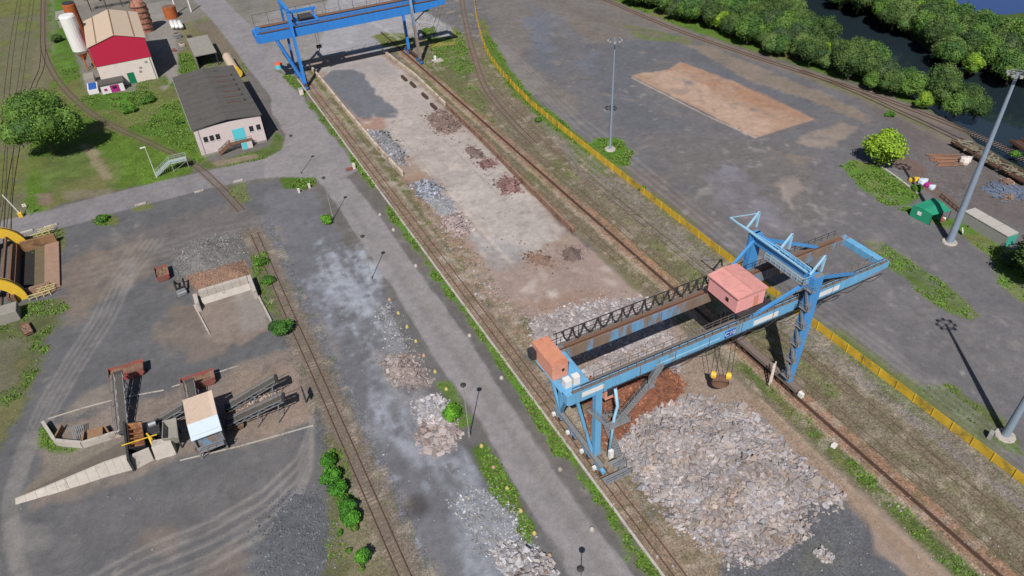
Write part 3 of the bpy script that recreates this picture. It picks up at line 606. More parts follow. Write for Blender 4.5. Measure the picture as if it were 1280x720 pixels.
# ---------------------------------------------------------------- near gantry crane
def railing(mb, a, b_, h=1.1, n_=None, r=.05):
    a, b_ = Vector(a), Vector(b_); n_ = n_ or max(1, round((b_-a).length/1.5)); up = Vector((0,0,h))
    for k in range(n_+1): p = a.lerp(b_, k/n_); mb.bar(p, p+up, r*1.3)
    mb.bar(a+up, b_+up, r*1.4); mb.bar(a+up*.5, b_+up*.5, r)
def girder(x0, x1, y, z0, z1, wd, taper=9, tl=3):
    """box girder whose underside rises towards the right tip"""
    mb = MB(); ya, yb = y-wd/2, y+wd/2; zt = z0+(z1-z0)*.45
    P2 = [(x0+.6,z0),(x1-taper,z0),(x1,zt),(x1,z1),(x0,z1),(x0,z0+(z1-z0)*.15)]
    n_ = len(P2); mb.add([(x,ya,z) for x,z in P2]+[(x,yb,z) for x,z in P2], [tuple(range(n_)), tuple(range(2*n_-1,n_-1,-1))]+[((i+1)%n_,i,n_+i,n_+(i+1)%n_) for i in range(n_)])
    return mb
crane = thing('gantry_crane', 'large light blue gantry crane with pink trolley house spanning the near end of the yard', 'gantry crane', (57.7,62,0))
FY, RY, LX, RX = 58.6, 66.7, 39.5, 75.75
girder(34.6, 95.5, FY, 15.4, 17.5, 1.1).build('main_girder', M['blue'], crane, .03)
g2 = girder(37.2, 95.4, RY, 15.5, 17.5, 1.1).build('main_girder', M['rustblue'], crane, .03); g2['label'] = 'rear girder, blue paint mostly weathered to brown'
for yg_, xa_ in ((FY,36.5),(RY,40)):
    for x in np.arange(xa_+4, 86, 6.1): MB().ext(x-.05, x+.05, yg_-.6, yg_-.551, 15.45, 17.48).build('stiffener_plate', M['grate'], crane)
mb = MB(); mb.ext(37.2, 39.0, FY+.55, RY-.55, 15.6, 17.3); mb.build('end_beam', M['blue'], crane, .03)
mb = MB(); mb.ext(94.3, 95.5, FY+.55, RY-.55, 16.2, 17.4); mb.build('end_beam', M['blue'], crane, .03)
for y, x0 in ((FY+.25,37.2),(RY-.25,38.2)):
    mb = MB(); mb.ext(x0, 92, y-.06, y+.06, 17.5, 17.66); mb.build('trolley_rail', M['darkrust'], crane)
mb = MB(); mb.ext(39.2, 94, RY-.5, RY+.5, 17.502, 17.54); mb.build('girder_top_plate', M['rust'], crane)
# walkways with handrails and service pipes
mb = MB(); mb.ext(35.5, 95, FY-.54, FY-.02, 17.503, 17.56); mb.ext(40, 93.5, FY+.56, FY+1.3, 16.9, 16.98)
for x in np.arange(41, 93, 3): mb.bar((x,FY+.55,16.2),(x,FY+1.25,16.9),.08)
mb.build('walkway', M['grate'], crane)
mb = MB(); railing(mb, (35.5,FY-.5,17.56), (95,FY-.5,17.56)); railing(mb, (40,FY+1.28,16.98), (93.5,FY+1.28,16.98)); mb.build('handrail', M['grate'], crane)
mb = MB(); mb.ext(38, 94, RY+.56, RY+1.6, 16.9, 16.98)
for x in np.arange(39, 94, 3): mb.bar((x,RY+.55,16.2),(x,RY+1.5,16.9),.08)
mb.build('walkway', M['grate'], crane)
mb = MB(); railing(mb, (38,RY+1.55,16.98), (94,RY+1.55,16.98)); mb.build('handrail', M['dark'], crane)
# festoon: cable loops hanging from a raised rail behind the rear girder, and slack cables under the front girder
mb = MB(); mb.bar((38,RY+1.0,19.7),(73,RY+1.0,19.7),.12)
for x in np.arange(38.5, 73, 3.8): mb.bar((x,RY+1.0,16.98),(x,RY+1.0,19.7),.1)
x = 39.5
while x < 70:
    wd = random.uniform(1.5,2.4); dp = random.uniform(1.7,2.2); pts = [(x+wd*k/8, RY+.85, 19.65-dp*math.sin(math.pi*k/8)**.7) for k in range(9)]; mb.tube(pts, .15, 6)
    mb.box((x,RY+.85,19.6),(.35,.3,.3)); x += wd+.12
mb.build('cable_festoon', M['dark'], crane)
mb = MB(); mb.bar((41,FY-.72,15.7),(94,FY-.72,15.7),.14)
x = 47
while x < 93:
    wd = random.uniform(4,7); dp = random.uniform(.5,1.3); mb.tube([(x+wd*k/8, FY-.75, 15.6-dp*math.sin(math.pi*k/8)) for k in range(9)], .06, 5); x += wd
for x in np.arange(42, 94, 4): mb.bar((x,FY-.55,15.8),(x,FY-.78,15.7),.1)
mb.build('power_cable', M['dark'], crane)
# legs, left support
mb = MB(); mb.bar((40.0,FY-.1,1.9),(39.9,FY,15.5),1.0,1.0); mb.build('leg', M['blue'], crane, .03)
mb = MB(); mb.bar((39.6,68.3,1.9),(39.2,67.0,15.5),.75,.75); mb.build('leg', M['blue'], crane, .03)
mb = MB(); mb.bar((39.5,58.9,2.2),(36.6,59.0,15.5),.45); mb.bar((39.5,68.0,2.2),(36.4,60.2,15.5),.42); mb.bar((39.5,68.3,2.2),(37.4,69.6,15.0),.45); mb.bar((37.4,69.6,15.0),(38.2,67.2,15.8),.35); mb.build('brace', M['blue'], crane)
mb = MB(); mb.bar((39.5,56.0,1.75),(39.5,70.0,1.75),.7,.65); mb.build('sill_beam', M['steel'], crane, .03)
mb = MB(); mb.tube([(41.9,57.2,16.0),(42.4,57.1,12.5),(41.9,57.0,10.5),(41.3,57.0,2)], .24, 8); mb.build('drain_pipe', M['pale'], crane, smooth=True)
mb = MB(); mb.box((41.4,56.6,3.0),(.7,.5,1.6)); mb.build('switch_box', M['white'], crane)
# right support: a portal that rises above both girders
for y, s in ((56.0,-1),(68.9,1)):
    mb = MB(); mb.hexa([(RX-.5,y-.6,1.8),(RX+.5,y-.6,1.8),(RX+.5,y+.6,1.8),(RX-.5,y+.6,1.8)],[(RX-.95,y-.6,14),(RX+.95,y-.6,14),(RX+.95,y+.6,14),(RX-.95,y+.6,14)]); mb.hexa([(RX-.95,y-.6,14.003),(RX+.95,y-.6,14.003),(RX+.95,y+.6,14.003),(RX-.95,y+.6,14.003)],[(RX-.9,y-.6,23.6),(RX+.95,y-.6,23.6),(RX+.95,y+.6,23.6),(RX-.9,y+.6,23.6)]); mb.build('leg', M['blue3'], crane, .03)
mb = MB(); mb.bar((RX,53.6,1.6),(RX,70.5,1.6),1.25,.7); mb.build('sill_beam', mat('dusty_brown_steel', T(124,110,102), .2, 1.5, .8), crane, .03)
mb = MB(); mb.ext(RX-.6, RX+.7, 56.6, 68.3, 22.1, 23.5); mb.build('portal_beam', M['blue3'], crane, .03)
mb = MB(); mb.ext(RX-2.3, RX-.65, 56.2, 64.2, 22.35, 22.45); mb.ext(RX-.6,RX+1.0,55.4,56.2,23.62,23.68); mb.build('service_platform', M['steel'], crane)
mb = MB(); railing(mb,(RX-2.25,56.3,22.45),(RX-2.25,64.1,22.45),1.1,n_=7); railing(mb,(RX-2.25,56.3,22.45),(RX-.7,56.3,22.45),1.1,n_=2); railing(mb,(RX-.55,56.8,23.5),(RX-.55,64,23.5),1.1,n_=7); mb.build('handrail', M['pale'], crane)
mb = MB()
for y in (56.6, 63.2, 70.4):
    mb = MB(); mb.bar((RX-.7,y,23.6),(RX+1.6,y,26.2),.28); mb.bar((RX+1.6,y,26.2),(RX+1.5,y,23.4),.28); mb.build('sheave_bracket', M['pale'], crane)
mb = MB(); mb.bar((RX-1.0,57,23.9),(RX-1.3,73.6,24.3),.22); mb.bar((RX-.2,57,24.2),(RX-1.3,73.6,24.3),.1); mb.bar((RX+1.5,70.4,26.0),(RX-1.3,73.6,24.3),.1); mb.build('jib_rod', M['pale'], crane)
mb = MB(); mb.box((RX-.1,68.9,21.3),(2.0,.35,4.6)); mb.build('gusset_plate', M['blue3'], crane)
for y, yg in ((56.4,FY-.1),(68.4,RY+.1)):
    mb = MB(); mb.bar((RX-.5,y,22.6),(66.5,yg,17.5),.42); mb.build('stay', M['blue3'], crane)
    mb = MB(); mb.bar((RX+.6,y,22.6),(88.5,yg,17.5),.42); mb.build('stay', M['blue3'], crane)
# bogies with wheels
for x0, ys in ((39.5,(56.6,60.2,64.4,68.8)),(RX,(54.6,56.9,66.6,69.6))):
    for y in ys:
        mb = MB(); mb.ext(x0-.28, x0+.28, y-1.25, y+1.25, .75, 1.38); b_ = mb.build('bogie', M['blue'] if x0 < 50 else M['dark'], crane, .03)
        for yy in (y-.75, y+.75):
            mb = MB(); mb.tube([(x0-.42,yy,.55),(x0+.42,yy,.55)], .38, 12); mb.build('wheel', M['darkrust'], b_)
        if x0 < 50: mb = MB(); mb.box((x0-.75,y+.3,1.0),(.5,.5,.55)); mb.build('motor', M['white'], b_)
mb = MB(); mb.box((RX,52.9,1.2),(.6,.8,.9)); mb.build('buffer', M['white'], crane)
# salmon electrical house on the left end
eh = MB(); eh.ext(34.4, 36.9, 61.6, 67.4, 17.45, 20.1); E_ = eh.build('electrical_house', M['salmon'], crane, .03); E_['label'] = 'salmon container on the left end of the girders'
mb = MB(); mb.ext(34.35,36.95,61.55,67.45,20.1,20.22); mb.build('roof', M['salmontop'], E_)
mb = MB(); mb.ext(35.9,36.3,61.57,61.6,18.6,19.1); mb.build('window', M['glass'], E_)
mb = MB(); mb.box((33.9,66.6,18.8),(.8,1.2,1.5)); mb.build('ventilator', M['dark'], E_)
mb = MB(); mb.ext(34.3,38.6,59.2,67.6,17.3,17.44); mb.build('house_floor', M['blue'], crane)
mb = MB(); mb.box((35.7,59.9,18.1),(1.0,1.0,1.3)); mb.box((37.0,59.8,18.2),(1.0,.9,1.5)); mb.build('control_cabinet', M['white'], crane, .02)
# stairs on the front left leg
st = MB()
def flight(a, b_, wd=.75, up=(0,0,1)):
    a, b_ = Vector(a), Vector(b_); d = (b_-a); h = Vector((d.x,d.y,0)).normalized(); sd = Vector((-h.y,h.x,0))*wd/2
    for s in (-1,1): st.bar(a+sd*s, b_+sd*s, .06, .13); railing(st, a+sd*s, b_+sd*s, 1.0, r=.035)
    n_ = max(3, round(d.z/.25)) if d.z > 0 else 4
    for k in range(n_+1): p = a.lerp(b_, k/n_); st.box(tuple(p), (.34,wd,.05), math.atan2(h.y,h.x))
def landing(x0,x1,y0,y1,z):
    st.ext(x0,x1,y0,y1,z-.06,z); railing(st,(x0,y0,z),(x1,y0,z),1.0,r=.035); railing(st,(x1,y0,z),(x1,y1,z),1.0,r=.035)
landing(40.6,42.9,54.6,56.0,2.2); flight((42.5,55.9,2.2),(42.5,60.4,6.2)); landing(41.0,43.2,60.3,61.4,6.2); flight((43.6,60.9,6.2),(43.6,57.2,9.6)); landing(40.4,44.1,55.9,57.2,9.6)
flight((42.2,56.6,9.6),(47.2,56.8,14.2)); landing(47.0,48.2,56.3,57.3,14.2); flight((47.9,57.2,14.2),(49.8,57.4,16.6)); flight((40.6,56.6,9.6),(37.6,57.0,14.0)); flight((42.3,55.2,.2),(42.3,54.8,2.1))
landing(38.6,43.0,53.3,54.6,1.2)
st.build('access_stairs', M['steel'], crane)
st = MB()
for z in np.arange(3.5, 22, 3.6):
    st.ext(74.3,75.0,54.9,56.6,z-.06,z); railing(st,(74.35,54.95,z),(74.35,56.5,z),1.0,r=.035); railing(st,(74.35,54.95,z),(75.2,54.95,z),1.0,r=.035)
for z in np.arange(3.5, 18, 3.6): flight((74.6,55.0,z),(74.9,56.5,z+3.6),.5)
st.build('leg_ladder', M['steel'], crane)
mb = MB()
mb.bar((73.6,57.4,1.0),(73.9,57.7,5.5),.16); mb.bar((73.0,57.2,1.0),(73.3,57.5,5.5),.16)
for z in np.arange(1.5,5.4,.8): mb.bar((73.05,57.25,z),(73.75,57.55,z+.1),.13)
mb.build('ladder', M['cream'], crane)
# driver cabin hanging under the front girder, left
c_ = MB(); c_.ext(42.4, 44.4, 60.2, 62.4, 10.6, 12.7); cb = c_.build('driver_cabin', M['salmon'], crane, .03)
mb = MB(); mb.ext(44.41,44.44,60.4,62.2,11.3,12.4); mb.ext(42.7,44.2,60.16,60.19,11.3,12.4); mb.build('window', M['glass'], cb)
mb = MB(); mb.bar((42.8,60.8,12.7),(42.8,FY+.4,15.6),.18); mb.bar((44.0,60.8,12.7),(44.0,FY+.4,15.6),.18); mb.build('cabin_hanger', M['blue'], crane)
# trolley with its pink house
tr = MB(); tr.ext(64.6,71.2,FY-.1,FY+.7,17.7,18.5); tr.ext(64.6,71.2,RY-.7,RY+.1,17.7,18.5); tr.ext(64.8,65.6,FY+.7,RY-.7,17.8,18.5); tr.ext(70.2,71.0,FY+.7,RY-.7,17.8,18.5); trl = tr.build('trolley', M['dark'], crane, .03)
th_ = MB(); x0,x1,y0,y1 = 64.5,69.8,59.4,65.9
th_.ext(x0,x1,y0,y1,18.5,21.3); hs = th_.build('trolley_house', M['pink'], crane, .04); hs['label'] = 'pink machine house riding on the trolley'
mb = MB(); xm = (x0+x1)/2; e = .25
mb.prism([(x0-e,y0-e),(x1+e,y0-e),(x1+e,y1+e),(x0-e,y1+e)], 21.3, 21.5); 
for (a0,a1) in ((x0-e,xm-.04),(xm+.04,x1+e)):
    for (b0,b1) in ((y0-e,y0+2.1),(y0+2.18,y0+4.3),(y0+4.38,y1+e)):
        zz = lambda x,y: 21.5+.35*(1-abs(x-xm)/((x1-x0)/2+e)); mb.prism([(a0,b0),(a1,b0),(a1,b1),(a0,b1)], 21.48, 0, top=zz)
        for k in range(1,9): yy = b0+(b1-b0)*k/9; mb.add([(a0,yy-.03,zz(a0,0)+.05),(a1,yy-.03,zz(a1,0)+.05),(a1,yy+.03,zz(a1,0)+.05),(a0,yy+.03,zz(a0,0)+.05)],[(0,1,2,3)])
mb.build('roof', M['pinktop'], hs)
mb = MB(); mb.ext(x0-.03,x0,61.2,61.9,19.4,20.1); mb.build('vent', M['glass'], hs)
mb = MB()
for x in np.arange(x0+.9,x1-.2,.9): mb.ext(x-.02,x+.02,y0-.025,y0-.001,18.6,21.25)
for y in np.arange(y0+.9,y1-.2,.9): mb.ext(x0-.025,x0-.001,y-.02,y+.02,18.6,21.25)
mb.build('wall_seams', M['pinktop'], hs); mb = MB(); mb.ext(x0+3.2,x0+4.1,y0-.05,y0-.026,18.6,20.6); mb.build('door', M['salmontop'], hs)
# name plates on the front girder
pl = MB(); pl.ext(37.0,40.6,FY-.6,FY-.56,16.2,17.05); pl.build('sign_panel', M['white'], crane)
pl = MB(); pl.ext(61.7,63.6,FY-.6,FY-.56,15.9,17.2); s1 = pl.build('sign_panel', M['bluepaint'], crane)
pl = MB(); pl.ext(67.2,72.0,FY-.6,FY-.56,16.0,16.9); pl.build('sign_panel', M['white'], crane)
pl = MB(); pl.ext(79.0,80.2,FY-.6,FY-.56,16.1,17.0); pl.ext(80.4,84.6,FY-.6,FY-.56,16.1,17.0); pl.build('sign_panel', M['white'], crane)
pl = MB(); pl.ext(49.2,60.8,FY-.6,FY-.57,16.25,16.5); pl.build('pale_stripe', M['pale'], crane)
def text(s, loc, size, m, parent, rot=(math.pi/2,0,0), name='lettering'):
    c = bpy.data.curves.new(name, 'FONT'); c.body = s; c.size = size; c.extrude = .01; c.align_x = 'CENTER'; c.align_y = 'CENTER'
    o = bpy.data.objects.new(name, c); S.collection.objects.link(o)
    dg = bpy.context.evaluated_depsgraph_get(); me_ = bpy.data.meshes.new_from_object(o.evaluated_get(dg)); S.collection.objects.unlink(o); bpy.data.objects.remove(o)
    o = bpy.data.objects.new(name, me_); S.collection.objects.link(o); me_.materials.clear(); me_.materials.append(m); o.parent = parent; o.matrix_parent_inverse = Matrix.Translation(-Vector(parent.location))
    o.rotation_euler = rot; o.location = loc; return o
text('C10', (62.65,FY-.62,16.52), 1.15, M['white'], crane)
# grab hanging from the trolley
gr = thing('grab', 'black clamshell grab with two yellow sheave blocks hanging from the near crane trolley', 'grab', (64.8,60.2,3))
mb = MB(); mb.box((64.8,60.2,4.0),(2.6,1.0,.6),-.6); mb.build('grab_frame', M['rust'], gr, .05)
mb = MB()
for s in (-1,1):
    co, si = math.cos(-.6), math.sin(-.6)
    for k in range(6):
        a0, a1 = math.radians(15*k), math.radians(15*(k+1)); P4 = [(s*(1.4*math.cos(a)),-1.5*math.sin(a)) for a in (a0,a1)]
        lo = [(64.8+co*p[0]+si*.8*t, 60.2+si*p[0]-co*.8*t, 3.7+p[1]*.8) for t in (-1,1) for p in P4]
        mb.add(lo+[(v[0]*.985+64.8*.015, v[1]*.985+60.2*.015, v[2]+.1) for v in lo], [(0,1,3,2),(4,6,7,5),(0,4,5,1),(2,3,7,6),(0,2,6,4),(1,5,7,3)])
mb.build('bucket_shell', M['rust'], gr)
for dx, dy in ((-.9,.75),(1.0,-.65)):
    mb = MB(); mb.tube([(64.8+dx-.3,60.2+dy+.25,4.75),(64.8+dx+.3,60.2+dy-.25,4.75)], .55, 12); mb.box((64.8+dx,60.2+dy,4.5),(.7,.9,.4),-.6); mb.build('sheave_block', M['yellow'], gr)
mb = MB()
for dx, dy in ((-1.3,.9),(-.6,.6),(.7,-.5),(1.3,-.9)): mb.tube([(64.8+dx,60.2+dy,5.2),(64.8+dx*.9,60.6+dy*.9,17.9)], .05, 5)
mb.build('cable', M['dark'], gr)

# ---------------------------------------------------------------- far gantry crane
fc = thing('gantry_crane', 'deep blue gantry crane far off at the top of the picture across the yard end', 'gantry crane', (57.7,230,0))
B2 = M['blue2']; F2, R2, LX2, RX2 = 229.6, 235.4, 38.4, 76.9
girder(27.6, 89.2, F2, 15.2, 17.7, 1.2).build('main_girder', B2, fc, .03)
girder(27.8, 89.2, R2, 15.2, 17.7, 1.2).build('main_girder', B2, fc, .03)
mb = MB(); mb.ext(27.8,28.8,F2+.6,R2-.6,16,17.8); mb.ext(88,89,F2+.6,R2-.6,16.6,17.8); mb.build('end_beam', B2, fc)
mb = MB(); mb.ext(29,88.5,F2-.4,F2+.45,18.003,18.06); mb.ext(29,88.5,R2-.5,R2+1.6,18.003,18.06); mb.ext(30,87.5,F2+.61,F2+2.1,17.5,17.56); mb.build('walkway', M['rust'], fc)
mb = MB(); railing(mb,(28.5,F2-.5,18.06),(88.5,F2-.5,18.06),1.1,n_=30,r=.05); railing(mb,(28.5,R2+1.5,18.06),(88.5,R2+1.5,18.06),1.1,n_=30,r=.05); mb.build('handrail', M['grate'], fc)
mb = MB(); mb.bar((29,R2+1.2,21.6),(88,R2+1.2,22.6),.09)
for x in np.arange(29, 88.5, 4.5): mb.bar((x,R2+1.2,18),(x,R2+1.2,21.6+(x-29)/59),.09)
mb.build('festoon_rail', M['dark'], fc)
mb = MB(); mb.bar((LX2,226.2,1.2),(LX2,228.8,24),.9,.9); mb.build('leg', B2, fc); mb = MB(); mb.bar((LX2,239,1.2),(LX2,238.2,24),.7,.7); mb.build('leg', B2, fc)
mb = MB(); mb.bar((LX2,226.4,1.5),(33.4,F2,15.7),.75); mb.bar((LX2,238.8,1.5),(33.4,R2,15.7),.6); mb.build('brace', B2, fc)
mb = MB(); mb.bar((RX2,225.4,1.2),(RX2,228.8,24.5),.9,.9); mb.build('leg', M['rustblue'], fc); mb = MB(); mb.bar((RX2,236,1.2),(RX2,238.2,24.5),.8,.8); mb.build('leg', B2, fc)
for x in (LX2, RX2):
    mb = MB(); mb.ext(x-.5,x+.5,228,239,23.0,24.0); mb.build('portal_beam', B2, fc)
    mb = MB(); mb.ext(x-.35,x+.35,224,240.5,1.1,1.7); mb.build('sill_beam', M['darkrust'], fc)
    for y in (225,228,236.5,239.5):
        mb = MB(); mb.ext(x-.3,x+.3,y-1,y+1,.5,1.1); mb.tube([(x-.35,y-.6,.5),(x+.35,y-.6,.5)],.35,10); mb.tube([(x-.35,y+.6,.5),(x+.35,y+.6,.5)],.35,10); mb.build('bogie', B2, fc)
mb = MB(); mb.bar((RX2,228,12.5),(83,F2,15.7),.3); mb.build('stay', M['dark'], fc)
mb = MB(); mb.ext(40.6,47.6,F2-.1,F2+.8,18.1,19.0); mb.ext(40.6,47.6,R2-.8,R2+.1,18.1,19.0); mb.ext(40.6,41.4,F2+.8,R2-.8,18.2,19); mb.ext(46.8,47.6,F2+.8,R2-.8,18.2,19); mb.ext(40.2,48.2,R2-.4,R2+.3,20.4,21.2); mb.ext(40.6,41.1,R2-.2,R2+.2,19,20.4); mb.ext(47.1,47.6,R2-.2,R2+.2,19,20.4); trl = mb.build('trolley', B2, fc)
mb = MB(); mb.tube([(42,F2+2,19.6),(46,F2+2,19.6)], .7, 12); mb.tube([(42,F2+4,19.6),(46,F2+4,19.6)], .7, 12); mb.box((44,F2+3,18.7),(4.5,4,.3)); mb.build('winch', M['dark'], trl)
mb = MB(); mb.ext(28.2,29.6,F2+.2,F2+1.6,18.05,19.6); mb.build('control_cabinet', B2, fc)
hk = thing('crane_hook', 'dark hook block hanging below the far crane trolley', 'crane hook', (46.5,233.5,9))
mb = MB(); mb.box((46.5,233.5,9.4),(1.6,.7,.9)); mb.tube([(46.5,233.5,8.9),(46.5,233.5,8.2),(46.2,233.5,7.9),(45.8,233.5,8.2)],.15,6); mb.build('hook_block', M['black'], hk)
mb = MB(); mb.tube([(46.1,233.5,9.8),(46.1,233.5,18.3)],.05,5); mb.tube([(46.9,233.5,9.8),(46.9,233.5,18.3)],.05,5); mb.build('cable', M['dark'], hk)

# ---------------------------------------------------------------- yellow fence along the corridor
fp = curve(W([(597,-30),(594,0),(597,28),(606,60),(620,84),(650,118),(676,142)])+[(91.7,150),(91.2,110),(90.8,70),(91.2,30),(91.3,-5)], 6)
fn = thing('fence', 'long yellow fence running between the old tracks and the right-hand tarmac yard', 'fence', (91,80,0))
mb = MB(); FHt = 1.35
for a, b_ in zip(fp[:-1], fp[1:]):
    for k in range(12): z = .12+k*.145; mb.bar((a[0],a[1],z), (b_[0],b_[1],z), .04, .135)
mb.build('fence_panel', M['fence'], fn)
rp = resample(fp, 3.4)
for i, p in enumerate(rp):
    mb = MB(); mb.box((p[0]-.06,p[1],.8),(.14,.14,2.1)); mb.bar((p[0]+.05,p[1],1.2),(p[0]+.7,p[1],.05),.07); mb.build('fence_post', M['fencepost'] if i%2 == 0 else M['fence'], fn)
# ---------------------------------------------------------------- rubble heaps (nobody could count the stones: one object each)
def hull_rock(flat=1.0, n=3):
    """a broken block: box corners knocked about, some chipped off"""
    bm = bmesh.new()
    for cx in (-1,1):
        for cy in (-1,1):
            for cz in (-1,1):
                v = np.array([cx*.85, cy*.62, cz*.42*flat])*rng.uniform(.55,1.1,3); bm.verts.new(tuple(v+rng.normal(0,.08,3)*[1,1,flat]))
    for _ in range(n): v = rng.normal(size=3); v /= np.linalg.norm(v); bm.verts.new((v[0]*.95, v[1]*.8, v[2]*.55*flat))
    r = bmesh.ops.convex_hull(bm, input=bm.verts); bmesh.ops.delete(bm, geom=[g for g in r['geom_interior'] if isinstance(g, bmesh.types.BMVert)], context='VERTS'); bmesh.ops.triangulate(bm, faces=bm.faces[:])
    bm.verts.index_update(); V = np.array([v.co[:] for v in bm.verts]); F = [[v.index for v in f.verts] for f in bm.faces]; bm.free(); return V, np.array(F)
ROCKS = [hull_rock() for _ in range(10)]; SLABS = [hull_rock(.3) for _ in range(8)]
def sticks():
    V = np.array([(x,y,z) for z in (-.07,.07) for x,y in ((-1,-.09),(1,-.09),(1,.09),(-1,.09))]); F = np.array([(3,2,1),(3,1,0),(4,5,6),(4,6,7),(0,1,5),(0,5,4),(1,2,6),(1,6,5),(2,3,7),(2,7,6),(3,0,4),(3,4,7)]); return V, F
STICK = [sticks()]
def rotm(a, b_, c):
    ca,sa,cb,sb,cc,sc = math.cos(a),math.sin(a),math.cos(b_),math.sin(b_),math.cos(c),math.sin(c)
    return np.array([[ca*cb, ca*sb*sc-sa*cc, ca*sb*cc+sa*sc],[sa*cb, sa*sb*sc+ca*cc, sa*sb*cc-ca*sc],[-sb, cb*sc, cb*cc]])
def mesh_tri(name, V, F, C_, m, smooth_=False):
    me = bpy.data.meshes.new(name); me.vertices.add(len(V)); me.vertices.foreach_set('co', V.astype(np.float32).ravel())
    me.loops.add(F.size); me.loops.foreach_set('vertex_index', F.astype(np.int32).ravel()); k = F.shape[1]
    me.polygons.add(len(F)); me.polygons.foreach_set('loop_start', np.arange(0, F.size, k, dtype=np.int32)); me.polygons.foreach_set('loop_total', np.full(len(F), k, dtype=np.int32))
    me.polygons.foreach_set('use_smooth', [False]*len(F)); me.update(); ca = me.color_attributes.new('Col', 'FLOAT_COLOR', 'POINT'); ca.data.foreach_set('color', np.concatenate([np.clip(C_,0,1), np.ones((len(C_),1))],1).astype(np.float32).ravel()); me.materials.append(m)
    o = bpy.data.objects.new(name, me); S.collection.objects.link(o); return o
def heap(poly, Hh, n, smin, smax, pal, label, cat='rubble heap', kinds=None, tilt=.5, base=None, world=False, power=2.2, edge=None, tail=.15, name='rubble_heap', tops=None):
    kinds = kinds or ROCKS; q = list(poly) if world else W(poly); xs = [p[0] for p in q]; ys = [p[1] for p in q]
    x0,x1,y0,y1 = min(xs),max(xs),min(ys),max(ys); R_ = min(x1-x0, y1-y0)/2; edge = edge or R_*.9; sd = rng.uniform(0,90)
    def hgt(x, y):
        d = sdist(x, y, q)+(fbm(x,y,R_*.5,3,sd)-.5)*R_*.35; return Hh*smooth(d, -.1, edge)**.75*(.55+.9*fbm(x,y,max(R_*.55,1.5),3,sd+7)), d
    st_ = max(.25, min(.7, (x1-x0)/50)); gx = np.arange(x0-1, x1+1+st_, st_); gy = np.arange(y0-1, y1+1+st_, st_); gX, gY = np.meshgrid(gx, gy); fx, fy = gX.ravel(), gY.ravel()
    h, d = hgt(fx, fy); h = h+ (fbm(fx,fy,.9,3,sd)-.5)*min(.5,smax*.8)*(d > 0); h = np.where(d > 0, h, -.12)
    i = (np.arange(len(gx)-1)[None,:]+np.arange(len(gy)-1)[:,None]*len(gx)).ravel(); qd = np.stack([i,i+1,i+len(gx)+1,i+len(gx)],1); qd = qd[(d[qd] > -.01).any(1)]
    F = [np.concatenate([qd[:,[0,1,2]], qd[:,[0,2,3]]])]; V = [np.stack([fx,fy,h],1)]
    pal = [np.array(P(*c)) for c in pal]; bc = np.array(P(*base)) if base else np.mean(pal,0)*.85; C_ = [np.repeat(bc[None],len(fx),0)*(.8+.4*fbm(fx,fy,1,3,sd+3))[:,None]]
    off = len(fx); cnt = 0; tries = 0
    while cnt < n and tries < n*8:
        m_ = 256; tries += m_; rx = rng.uniform(x0-1,x1+1,m_); ry = rng.uniform(y0-1,y1+1,m_); hh, dd = hgt(rx,ry)
        tnt = np.clip((fbm(rx,ry,3.5,2,sd+11)-.25)*2,0,1); tn2 = fbm(rx,ry,2.2,3,sd+23)
        for a in range(m_):
            if cnt >= n: break
            if dd[a] < -R_*tail*rng.random()**2: continue
            s = smin*(smax/smin)**(rng.random()**power); Vt, Ft = kinds[rng.integers(len(kinds))]
            Rm = rotm(rng.uniform(0,6.28), rng.normal()*tilt, rng.normal()*tilt); v = (Vt*s*rng.uniform(.75,1.25,3))@Rm.T
            z = max(0, hh[a] if dd[a] > 0 else 0)+s*rng.uniform(-.15,.3); V.append(v+[rx[a],ry[a],z]); F.append(Ft+off); off += len(Vt)
            c = (pal[rng.integers(len(pal))]*.6+pal[int(tnt[a]*len(pal)*.999)]*.4)*rng.uniform(.85,1.15)*(.7+.6*tn2[a]); C_.append(np.repeat(c[None],len(Vt),0)); cnt += 1
    o = mesh_tri(name, np.concatenate(V), np.concatenate(F), np.concatenate(C_), M['rock']); return tag(o, label, cat, kind='stuff')
GP = [(174,166,168),(184,178,180),(160,154,158),(184,174,168),(170,152,146),(152,152,160),(178,168,168),(162,152,146),(138,132,132),(144,140,146),(150,132,120)]
BG = [(150,152,160),(176,178,186),(130,132,140),(196,198,204),(112,112,118)]
BR = [(140,112,96),(120,92,80),(160,130,112),(100,78,70),(168,150,140)]
heap([(775,556),(792,532),(818,518),(852,514),(905,518),(945,536),(975,562),(1008,585),(1022,612),(998,628),(985,665),(962,690),(930,692),(905,678),(875,655),(838,625),(800,598)], 4.3, 30000, .08, .72, GP, 'huge pale grey and pinkish heap of broken rock below the near crane, the largest heap', tilt=.5, power=2.5, tail=.35, name='rock_heap', kinds=ROCKS+SLABS, base=(164,154,152))
heap([(660,402),(700,388),(765,374),(800,374),(835,392),(840,420),(800,440),(760,446),(710,446),(668,428)], 1.8, 6000, .08, .55, [(170,162,164),(184,178,180),(150,146,152),(176,154,146),(204,200,200),(140,130,128)], 'light grey heap of mixed rubble sheets behind the rear girder of the near crane', kinds=SLABS+ROCKS[:3], tilt=.5, power=2.6)
heap([(722,466),(745,452),(790,436),(828,418),(846,424),(838,445),(800,460),(760,478)], 1.4, 1800, .1, .6, GP, 'pale stone heap seen between the two girders of the near crane', tilt=.5, power=2.4)
heap([(728,474),(765,464),(838,456),(858,480),(840,508),(806,520),(786,545),(764,558),(740,540)], 1.8, 4200, .08, .4, [(146,96,74),(128,82,64),(164,112,86),(112,74,60)], 'red-brown heap of fine rusty scrap beside the near crane left leg', tilt=.8, power=2, name='scrap_heap')
